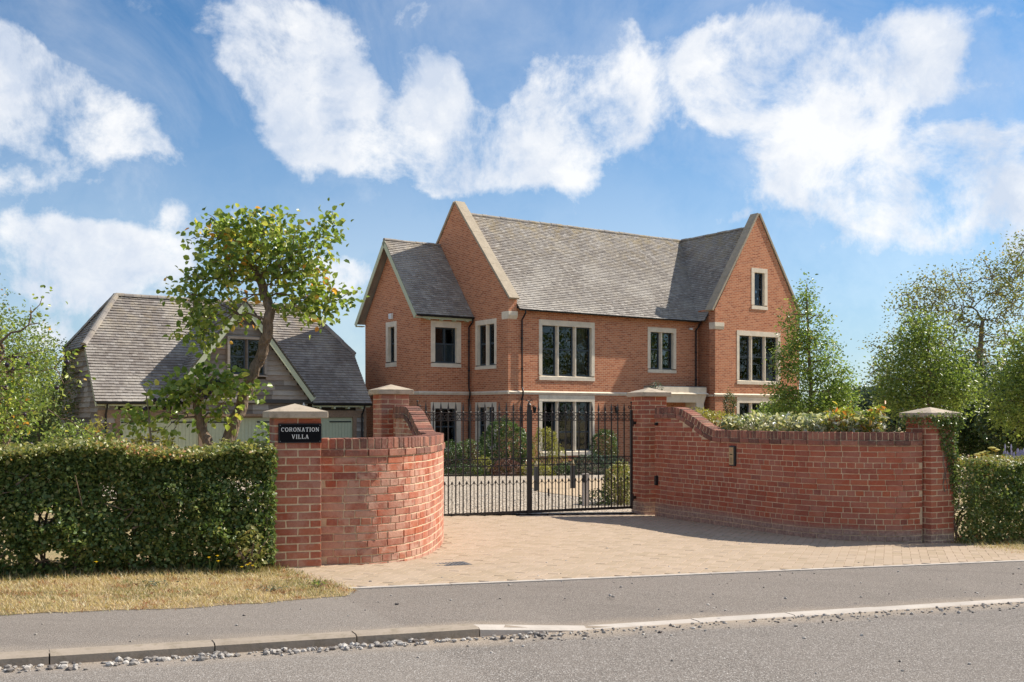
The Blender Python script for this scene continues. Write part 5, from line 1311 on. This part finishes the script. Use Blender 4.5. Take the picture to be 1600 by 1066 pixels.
# ------------------------------------------------------------------ verges
def wobble(P, amp=.05, step=.12):
    o = []
    for (a, b), (c, d) in zip(P, P[1:] + P[:1]):
        n = max(1, int(math.hypot(c - a, d - b) / step))
        for i in range(n):
            t = i / n; x, y = a + (c - a) * t, b + (d - b) * t
            o.append((x + amp * mnoise.noise(Vector((x * 4, y * 4, 1))) + amp * .5 * mnoise.noise(Vector((x * 14, y * 14, 7))), y + amp * mnoise.noise(Vector((x * 4, y * 4, 4))) + amp * .6 * mnoise.noise(Vector((x * 14, y * 14, 9)))))
    return o
def verge(name, pts, n, green, seed, dens_edge=0):
    pts = wobble(pts)
    sheet(name, pts, -.001, VERGE, kind='structure')
    g = np.random.default_rng(seed); xs = [p[0] for p in pts]; ys = [p[1] for p in pts]; P = []; H = []
    while len(P) < n:
        x = g.uniform(min(xs) - .03, max(xs) + .03); y = g.uniform(min(ys) - .03, max(ys) + .03)
        jx, jy = x + g.normal(0, .045), y + g.normal(0, .045)
        if not inpoly(jx, jy, pts): continue
        P.append((x, y, zf(x, y))); H.append(g.uniform(.008, .035) * (1.5 if g.random() < .12 else 1))
    P = np.array(P); n = len(P); H = np.array(H)
    # taller and greener by the hedge foot
    vv = np.array([UV(p[0], p[1])[1] for p in P]); near = np.clip((vv - 2.9) / .5, 0, 1); H = H * (1 + near * g.uniform(0, 2.4, n))
    pat = np.array([mnoise.noise(Vector((p[0] * 1.5, p[1] * 1.5, seed))) for p in P])
    a = g.uniform(0, 6.28, n); lean = g.uniform(.2, 1.8, n)[:, None] * H[:, None]; dx = np.stack([np.cos(a), np.sin(a), 0 * a], 1); b = np.stack([-np.sin(a), np.cos(a), 0 * a], 1) * .0032
    V = np.stack([P - b, P + b, P + dx * lean * 1.1 + np.array([0, 0, 1]) * H[:, None]], 1); me = D.meshes.new(name); me.vertices.add(3 * n); me.vertices.foreach_set('co', V.reshape(-1))
    me.loops.add(3 * n); me.loops.foreach_set('vertex_index', np.arange(3 * n)); me.polygons.add(n); me.polygons.foreach_set('loop_start', np.arange(n) * 3); me.update(calc_edges=True)
    ca = me.color_attributes.new('tint', 'FLOAT_COLOR', 'POINT'); c = np.ones((n, 3, 4)); t = g.uniform(.12, .97, n); t = np.where((pat > .08) & (g.random(n) < green), g.uniform(0, .12, n), t); pb = np.array([mnoise.noise(Vector((p[0] * 4, p[1] * 4, seed + 4))) for p in P]); t = np.where((pb > .22) & (g.random(n) < .6), g.uniform(.95, 1, n), t); keep = (np.array([mnoise.noise(Vector((p[0] * 3, p[1] * 3, seed + 8))) for p in P]) > -.42) | (g.random(n) < .3); H = H * np.where(keep, 1, .15); t = np.where((near > .3) & (g.random(n) < .45), g.uniform(0, .14, n), t)
    c[:, :, 0] = t[:, None]; c[:, :, 1] = g.uniform(0, .7, n)[:, None]; ca.data.foreach_set('color', c.reshape(-1)); me.materials.append(L_GRASS)
    link_mesh('dry_grass', me)['kind'] = 'stuff'
vl = [W(-8, 1.35), W(-6, 1.42), W(-4.2, 1.34), W(-2.9, 1.42), W(-2.0, 1.36), W(-1.3, 1.45), W(-.75, 1.6), W(-.6, 1.85), W(-.62, 2.2), W(-.75, 2.9), W(-.85, 3.33), W(-1.0, 4.1), W(-8, 4.1)]
verge('grass_verge', vl, 80000, .5, 5)
vr = [W(8.25, 3.7), W(8.1, 2.6), W(8.6, 2.0), W(9.4, 1.86), W(14, 1.8), W(14, 4.2), W(8.3, 4.2)]
verge('grass_verge', vr, 16000, .8, 6)
# fallen leaves and weeds on the verge
g = np.random.default_rng(4); P = []
while len(P) < 240:
    u, v = g.uniform(-6.5, -.7), g.uniform(1.4, 3.2)
    x, y = W(u, v)
    if inpoly(x, y, vl): P.append((x, y, zf(x, y) + .03))
leaves('fallen_leaves', P, .03, leafm('dead_leaf', [(0, (.16, .05, .02)), (.6, (.26, .09, .035)), (1, (.4, .24, .1))], .6, .1), up=2.5, seed=3)
def weed(u, v, r, n, m, label, h=.05, size=.035, seed=0, name='weed'):
    x, y = W(u, v); e = empty(name, (x, y, zf(x, y)), 0, label, 'weed'); g = np.random.default_rng(seed)
    P = np.stack([g.normal(0, r, n), g.normal(0, r * .7, n), g.uniform(.01, h, n)], 1); leaves('foliage', P, size, m, e, up=.8, seed=seed, aspect=.35)
    q = MB()
    for p in P[:8]: q.tube([(0, 0, 0), (p[0] * .6, p[1] * .6, p[2] * .8), tuple(p)], .002, 4)
    q.build('stems', L_GGRASS and BARKP, e)
weed(-.82, 2.1, .07, 60, L_BRIGHT, 'bright green weed patch at the right tip of the verge', seed=1)
weed(-1.25, 1.95, .06, 45, L_GREY, 'grey-green weed patch near the tip of the verge', seed=2)
weed(-3.95, 1.75, .12, 70, L_GREY, 'greyish weed patch low at the left edge of the verge', seed=3)
weed(-2.1, 2.5, .08, 40, L_GREY, 'sparse green weed in the middle of the dry verge', seed=4)
def flower(u, v, h, label, m=YEL, n=3, seed=0):
    x, y = W(u, v); e = empty('wild_flower', (x, y, zf(x, y)), 0, label, 'flower', 'yellow wild flowers at the hedge foot'); gg = random.Random(seed)
    for k in range(n):
        dx, dy, hh = gg.gauss(0, .03), gg.gauss(0, .03), h * gg.uniform(.75, 1.1)
        q = MB(); q.tube([(0, 0, 0), (dx * .6, dy * .6, hh * .6), (dx, dy, hh)], .0022, 4); q.build('stem', MATS['green_stem'], e)
        q = MB()
        for i in range(9):
            a = i * 2 * math.pi / 9; q.poly([(dx, dy, hh), (dx + .014 * math.cos(a - .3), dy + .014 * math.sin(a - .3), hh + .004), (dx + .017 * math.cos(a), dy + .017 * math.sin(a), hh + .003), (dx + .014 * math.cos(a + .3), dy + .014 * math.sin(a + .3), hh + .004)])
        q.tube([(dx, dy, hh - .006), (dx, dy, hh + .006)], .006, 6); q.build('petals', m, e)
simple('green_stem', (.09, .12, .03), .7)
flower(-2.55, 3.1, .13, 'single yellow flower under the hedge, towards the left', n=1, seed=1)
flower(-1.55, 3.0, .17, 'yellow flowers on tall stems close to the name pier', n=3, seed=2)
flower(-1.25, 2.95, .1, 'cluster of low yellow flowers at the foot of the name pier', n=5, seed=3)
# straggling bramble at the pier foot
shrub('bramble', (-2.42, 9.72, zf(-2.42, 9.72) + .2), (.2, .14, .24), 330, .05, L_HAWTOP, 'pale straggling bramble between the hedge and the name pier', seed=71, shell=.3)

# ------------------------------------------------------------------ planting behind the right wall
def wallbed(name, label, s0, s1, n, size, m, zt, seed, off=(.3, 1.1), group=None, **kw):
    p = PR.at((s0 + s1) / 2); zb = zf(p.x, p.y); e = empty(name, (p.x, p.y, zb), 0, label, 'shrub', group); g = np.random.default_rng(seed); P = []
    for k in range(n):
        s = g.uniform(s0, s1); t = PR.tan(s); nn = Vector((t.y, -t.x)); q_ = PR.at(s) + nn * g.uniform(*off)
        top = zt(s) + .08 * mnoise.noise(Vector((s * 3, seed, 0))) + .05 * mnoise.noise(Vector((s * 9, seed, 0)))
        z = top - abs(g.normal(0, .14)) if g.random() < .8 else g.uniform(.2, top); P.append((q_.x - p.x, q_.y - p.y, z - zb))
    leaves('foliage', P, size, m, e, seed=seed, up=.25, **kw); q = MB(); gg = random.Random(seed)
    for k in range(12):
        s = s0 + (s1 - s0) * k / 12; t = PR.tan(s); nn = Vector((t.y, -t.x)); a = PR.at(s) + nn * .6
        q.tube([(a.x - p.x, a.y - p.y, -.05), (a.x - p.x + gg.gauss(0, .1), a.y - p.y + gg.gauss(0, .1), .8), (a.x - p.x + gg.gauss(0, .15), a.y - p.y + gg.gauss(0, .15), zt(s) - zb - .15)], [.02, .014, .006], 5)
    q.build('stems', BARK, e)
Lr = PR.L
wallbed('variegated_hedge', 'long cream-variegated evergreen hedge rising over the curved right wall', .45, Lr - 1.35, 6000, .085, L_CREAM, lambda s: 1.58 + .07 * math.sin(s * 9) * math.sin(s * 23), 81, big=True, aspect=.5)
wallbed('yellow_shrub', 'yellow-green shrub spilling above the sweep of the right wall', Lr - 1.6, Lr - .35, 1500, .05, L_YELL, lambda s: 1.62 + .1 * sstep(Lr - 1.6, Lr - .6, s), 82, off=(.35, .8), aspect=.5)
wallbed('photinia_shrub', 'photinia with orange and red young leaves above the wall near the ivy pier', .45, 1.5, 520, .09, L_RED, lambda s: 1.66 + .09 * math.sin(s * 31), 83, off=(.3, .75), big=True, aspect=.42)
# ivy on the right pier
c, s = math.cos(R(27)), math.sin(R(27)); e = empty('ivy', (P2.location.x, P2.location.y, P2.location.z), R(27), 'climbing ivy trailing down the right front pier from its cap', 'ivy')
g = np.random.default_rng(9); P = []
for k in range(2600):
    z = g.uniform(.45, 1.72); w0 = -.16 + .30 * (1.72 - z) ; 
    if g.random() < .62: u_ = g.uniform(-.1, .24); P.append((u_, -.235 - abs(g.normal(0, .02)), z)) if (u_ > w0 and (z > 1.3 or u_ > .02 + (1.3 - z) * .22)) else None
    elif g.random() < .6: P.append((.235 + abs(g.normal(0, .03)), g.uniform(-.24, .24), z))
for k in range(520): P.append((g.uniform(-.3, .3), -.29 - abs(g.normal(0, .012)), 1.70 + g.normal(0, .045)))
for k in range(260): P.append((g.uniform(.0, .3), g.uniform(-.3, .1), 1.76 + g.uniform(0, .05)))
for k in range(160): P.append((-.3 - abs(g.normal(0, .02)), g.uniform(-.3, .2), 1.72 + g.normal(0, .05)))
leaves('foliage', P, .036, L_HAW, e, seed=5, up=.2, aspect=.85, thi=1.0)
q = MB(); gg = random.Random(2)
for k in range(8):
    x = gg.uniform(.0, .2); q.tube([(x + .025 * math.sin(i * 2 + k), -.228, .75 + .25 * x + i * .1) for i in range(9)], [.005 - .0004 * i for i in range(9)], 5)
q.build('stems', BARKP, e)

# ------------------------------------------------------------------ trees on the right
t_ = 30.0
tree('pear_tree', 'upright conical pear tree standing before the right gable of the house', [wp(1268, 730, t_), wp(1268, 660, t_), wp(1266, 580, t_), wp(1262, 500, t_), wp(1260, 455, t_)], (.09, .02),
     [(1266, 610, 60, 42), (1262, 560, 50, 42), (1258, 505, 30, 42), (1259, 462, 11, 24), (1250, 645, 52, 28), (1300, 600, 32, 42), (1305, 645, 40, 28), (1225, 625, 25, 25)], t_, 330, 44, .15, .085, L_PEAR, seed=91, sag=-.05, depth=1.0)
t_ = 26.0
tree('maple_tree', 'bright green young maple standing behind the ivy pier', [wp(1448, 740, t_), wp(1450, 680, t_), wp(1452, 610, t_), wp(1450, 545, t_)], (.09, .03),
     [(1450, 560, 55, 60), (1450, 620, 72, 42), (1420, 590, 50, 50), (1440, 510, 28, 28), (1480, 590, 38, 48), (1400, 635, 45, 25)], t_, 230, 48, .19, .09, L_BRIGHT, seed=92, depth=1.0)
t_ = 40.0
tree('plane_tree', 'tall open plane tree with sparse leaves and visible limbs at the right', [wp(1545, 760, t_), wp(1548, 690, t_), wp(1545, 620, t_), wp(1530, 560, t_), wp(1535, 500, t_)], (.24, .07),
     [(1540, 460, 90, 60), (1470, 480, 60, 55), (1600, 430, 60, 60), (1420, 560, 62, 60), (1500, 560, 80, 50), (1590, 540, 70, 60), (1390, 600, 38, 35), (1430, 480, 40, 40), (1600, 390, 30, 30)], t_, 480, 34, .26, .105, L_OLIVE, BARKP, seed=93, rmin=.018, depth=1.0, sag=.06)
t_ = 24.0
tree('lime_tree', 'yellow-green tree cut by the right edge of the picture', [wp(1625, 760, t_), wp(1625, 690, t_), wp(1620, 600, t_), wp(1612, 540, t_)], (.1, .03),
     [(1600, 570, 35, 55), (1620, 620, 70, 60), (1590, 640, 35, 40), (1640, 540, 45, 50)], t_, 170, 50, .2, .09, L_BRIGHT, seed=94, thi=1.0, tlo=.25)
for i, (px, py, t_, r, n, m, lb) in enumerate([
    (1545, 668, 34, (1.7, 1.2, 1.35), 6000, L_DARK, 'big dark evergreen shrub in the shade under the plane tree'),
    (1600, 640, 31, (1.4, 1.2, 1.6), 5000, L_DARK, 'dark shrub mass at the right edge below the lime tree'),
    (1500, 625, 37, (1.6, 1.2, 1.8), 5200, L_DARK, 'tall dark shrub behind the ivy pier'),
    (1380, 640, 33, (.85, .8, .75), 2600, L_GREY, 'grey-leaved shrub left of the ivy pier cap'),
    (1350, 630, 42, (1.3, 1, .75), 2600, L_DARK, 'dark round shrub between the pear and the maple'),
    (1312, 628, 38, (.8, .8, .7), 1800, L_BRIGHT, 'fresh green shrub just right of the pear tree'),
    (1220, 655, 32, (1.0, .8, .6), 2200, L_BRIGHT, 'green shrub at the foot of the pear tree')]):
    shrub('garden_shrub', wp(px, py, t_), r, int(n * 1.7), .125, m, lb, seed=101 + i, shell=.35)
shrub('cypress', wp(1140, 632, 34), (.22, .2, .48), 900, .06, L_DARK, 'slim little cypress in front of the right gable', 'conifer', seed=120, up=1.2, tlo=.4)
shrub('box_bush', wp(1025, 612, 36), (.3, .3, .35), 500, .05, L_GREY, 'grey-green potted bush beside the porch hood', seed=121)
# flowers above the right hedge
x, y = 8.6, 17.2
e = empty('yellow_yarrow', wp(1545, 745, 18), 0, 'yellow flat-headed flowers above the right hedge', 'flower'); q = MB(); gg = random.Random(8)
o0 = wp(1545, 745, 18)
for (px, py) in ((1550, 701), (1541, 707), (1535, 709), (1556, 704), (1528, 711), (1546, 712)):
    p = wp(px, py, 18) - o0; q.tube([(p.x, p.y, 0), (p.x, p.y, p.z)], .006, 5); 
    q.tube([(p.x, p.y, p.z - .02), (p.x, p.y, p.z + .01), (p.x, p.y, p.z + .03)], [.02, .075, .03], 9)
q.build('flower_heads', simple('yarrow_head', (.42, .36, .08), .8), e)
e = empty('lavender', wp(1590, 745, 17.5), 0, 'pale lavender spikes above the right hedge', 'flower'); q = MB(); o0 = wp(1590, 745, 17.5)
for k in range(60):
    p = wp(1590 + gg.gauss(0, 14), 715 + gg.gauss(-4, 5), 17.5) - o0; q.tube([(p.x * .7, 0, 0), (p.x, p.y, p.z - .05)], .004, 4); q.tube([(p.x, p.y, p.z - .05), (p.x, p.y, p.z), (p.x, p.y, p.z + .06)], [.01, .016, .004], 5)
q.build('flower_spikes', LAV, e)

# ------------------------------------------------------------------ front garden of the house
for i, (px, py, t_, r, n, m, lb, sz) in enumerate([
    (790, 692, 36, (.86, .7, .78), 4800, L_HEBE, 'large round variegated bush between the gable windows and the downpipe', .07),
    (851, 690, 38, (.52, .5, .55), 2600, L_YELL, 'clipped round golden bush left of the tall ground-floor window', .045),
    (944, 693, 39, (.52, .5, .55), 2400, L_HEBE, 'round pale bush right of the tall ground-floor window', .06),
    (932, 730, 35.5, (1.15, .6, .42), 3600, L_GREY, 'wide glossy low hedge under the tall window', .06),
    (792, 735, 34.6, (.52, .4, .38), 1800, L_PURP, 'low purple-red shrub in front of the large round bush', .05),
    (735, 708, 37, (.75, .6, .45), 2200, L_HEBE, 'loose green and cream shrub below the left gable windows', .05),
    (702, 712, 36, (.5, .5, .5), 1800, L_DARK, 'dark green shrub by the left end of the bed', .06),
    (725, 738, 34.4, (.8, .35, .26), 1800, L_DARK, 'low dark edging bush along the gravel, left part', .045),
    (755, 728, 34.8, (.35, .35, .3), 900, L_YELL, 'little golden shrub beside the purple one', .045),
    (838, 738, 34.6, (.62, .35, .3), 1700, L_YELL, 'low yellow-green perennials behind the bollard light', .05),
    (872, 712, 36.5, (.35, .3, .3), 900, L_YELL, 'bright yellow little shrub under the tall window sill', .04),
    (880, 738, 34.8, (.4, .35, .3), 1100, L_DARK, 'small dark green bush between the two bollard lights', .05),
    (968, 765, 20.2, (.34, .3, .52), 2400, L_HAWTOP, 'upright green shrub just inside the right gate pier', .045),
    (972, 742, 20.8, (.26, .25, .26), 900, L_YELL, 'yellow-tipped shrub behind the right gate leaf', .045),
    (930, 782, 19.9, (.3, .25, .2), 600, L_DARK, 'sprawling low shrub at the foot of the right gate leaf', .045),
    (660, 715, 36, (.7, .6, .5), 2200, L_DARK, 'dark shrub below the wing window, seen through the left gate leaf', .06)]):
    c_ = wp(px, py, t_); low = max(.05, (c_.z - zf(c_.x, c_.y) - r[2]) * .5); c_.z -= low
    shrub('garden_bush', c_, (r[0], r[1], r[2] + low), int(n * 1.8), sz, m, lb, seed=131 + i, shell=.86)
for (x, y, lb, h) in ((.6, 25.8, 'nearer dark bollard light with pale lantern top, seen through the gates', .62), (1.57, 27.3, 'farther dark bollard light, right of the first one', .62)):
    b = empty('bollard_light', (x, y, zf(x, y)), .4, lb, 'bollard light', 'bollard lights beside the gravel court')
    q = MB(); q.box(-.05, .05, -.05, .05, 0, h); q.build('post', simple('bollard_grey', (.05, .052, .055), .5), b)
    q = MB(); q.tube([(0, 0, h), (0, 0, h + .02), (0, 0, h + .14)], [.065, .07, .01], 4); q.build('lantern_top', simple('lantern_cream', (.5, .4, .22), .5), b)
b = empty('stone_marker', (1.36, 19.5, zf(1.36, 19.5)), .43, 'slim pale stone post with black gate reader behind the right leaf', 'post')
q = MB(); q.box(-.055, .055, -.04, .04, 0, .62); q.build('post', KERBW, b); q = MB(); q.box(-.09, -.03, -.07, -.03, .46, .60); q.build('reader', BLACKP, b)

# ------------------------------------------------------------------ field, rail fence and woods
ff = empty('field_fence', (*house_pt(-22, 8), -.4), HA, 'low wooden post and rail fence across the dry paddock at the left', 'fence')
for k in range(8):
    x = -12 + k * 2.4; boxobj('post', OAK, ff, (x, x + .1, -.05, .05, -.3, .95))
    if k < 7:
        for z in (.35, .78): boxobj('rail', OAK, ff, (x + .1, x + 2.4, -.02, .02, z, z + .09))
def wood(name, P, size, m, seed, **kw): return leaves(name, P, size, m, seed=seed, up=.2, kind='stuff', **kw)
def row(n, x0, x1, y, h, seed, dens=900):
    g = random.Random(seed); P = []
    for k in range(n):
        x = x0 + (x1 - x0) * k / n + g.uniform(-2, 2); hh = h * g.uniform(.7, 1.15); yy = y + g.uniform(-5, 5)
        P.append(blob_pts(dens, (x, yy, zf(x, yy) - .9 + hh * .5), (hh * .45, hh * .4, hh * .55), seed + k, .6))
    return np.concatenate(P)
wood('far_wood', row(60, -75, 95, 118, 5.0, 201, 1500), .5, L_DARK, 5)
wood('far_hedgerow', row(26, -55, -14, 84, 4.2, 240, 1500), .32, L_DARK, 6)
for i, (px, py, t_, rad, n, m, lb) in enumerate([(60, 620, 40, (2.0, 1.8, 2.5), 9000, L_HAW, 'broad green tree beyond the garage, left of its boarded gable'), (8, 580, 30, (1.6, 1.5, 2.0), 8000, L_BRIGHT, 'bushy tree filling the left edge behind the plum tree'), (95, 640, 55, (2.4, 2, 1.9), 7000, L_HAW, 'rounded tree at the edge of the paddock near the barn'), (-60, 560, 34, (2.2, 2, 3), 7000, L_HAW, 'tall tree mostly beyond the left edge')]):
    c = wp(px, py, t_); zb = zf(c.x, c.y) - .1; e = empty('field_tree', (c.x, c.y, zb), 0, lb, 'tree'); cz = c.z - zb
    g = random.Random(300 + i); T = [Vector(p) for p in blob_pts(60, (0, 0, cz), [r * .8 for r in rad], 310 + i, .3)]
    q, tips = grow([(0, 0, -.1), (.05, 0, cz * .3), (0, .05, cz * .7)], (.16, .07), T, .05, 320 + i, .012); q.build('trunk', BARK, e)
    leaves('crown', np.concatenate([blob_pts(n // 2, (0, 0, cz), rad, 330 + i, .6)] + [np.array(p) + np.random.default_rng(i).normal(size=(n // 120, 3)) * .28 for p, _ in tips]), .10, m, e, seed=340 + i)
# trees across the road behind the viewer (they show only as reflections in the panes)
wood('roadside_wood', row(20, -45, 50, -26, 9, 260, 500), .5, L_DARK, 8)
P = []
for k in range(16):
    x, y = 52 + 22 * random.random(), -16 + k * 4.2; P.append(blob_pts(900, (x, y, 5.5), (4.5, 4.5, 6.5), 700 + k, .5))
wood('neighbour_wood', np.concatenate(P), .6, L_HAW, 9)
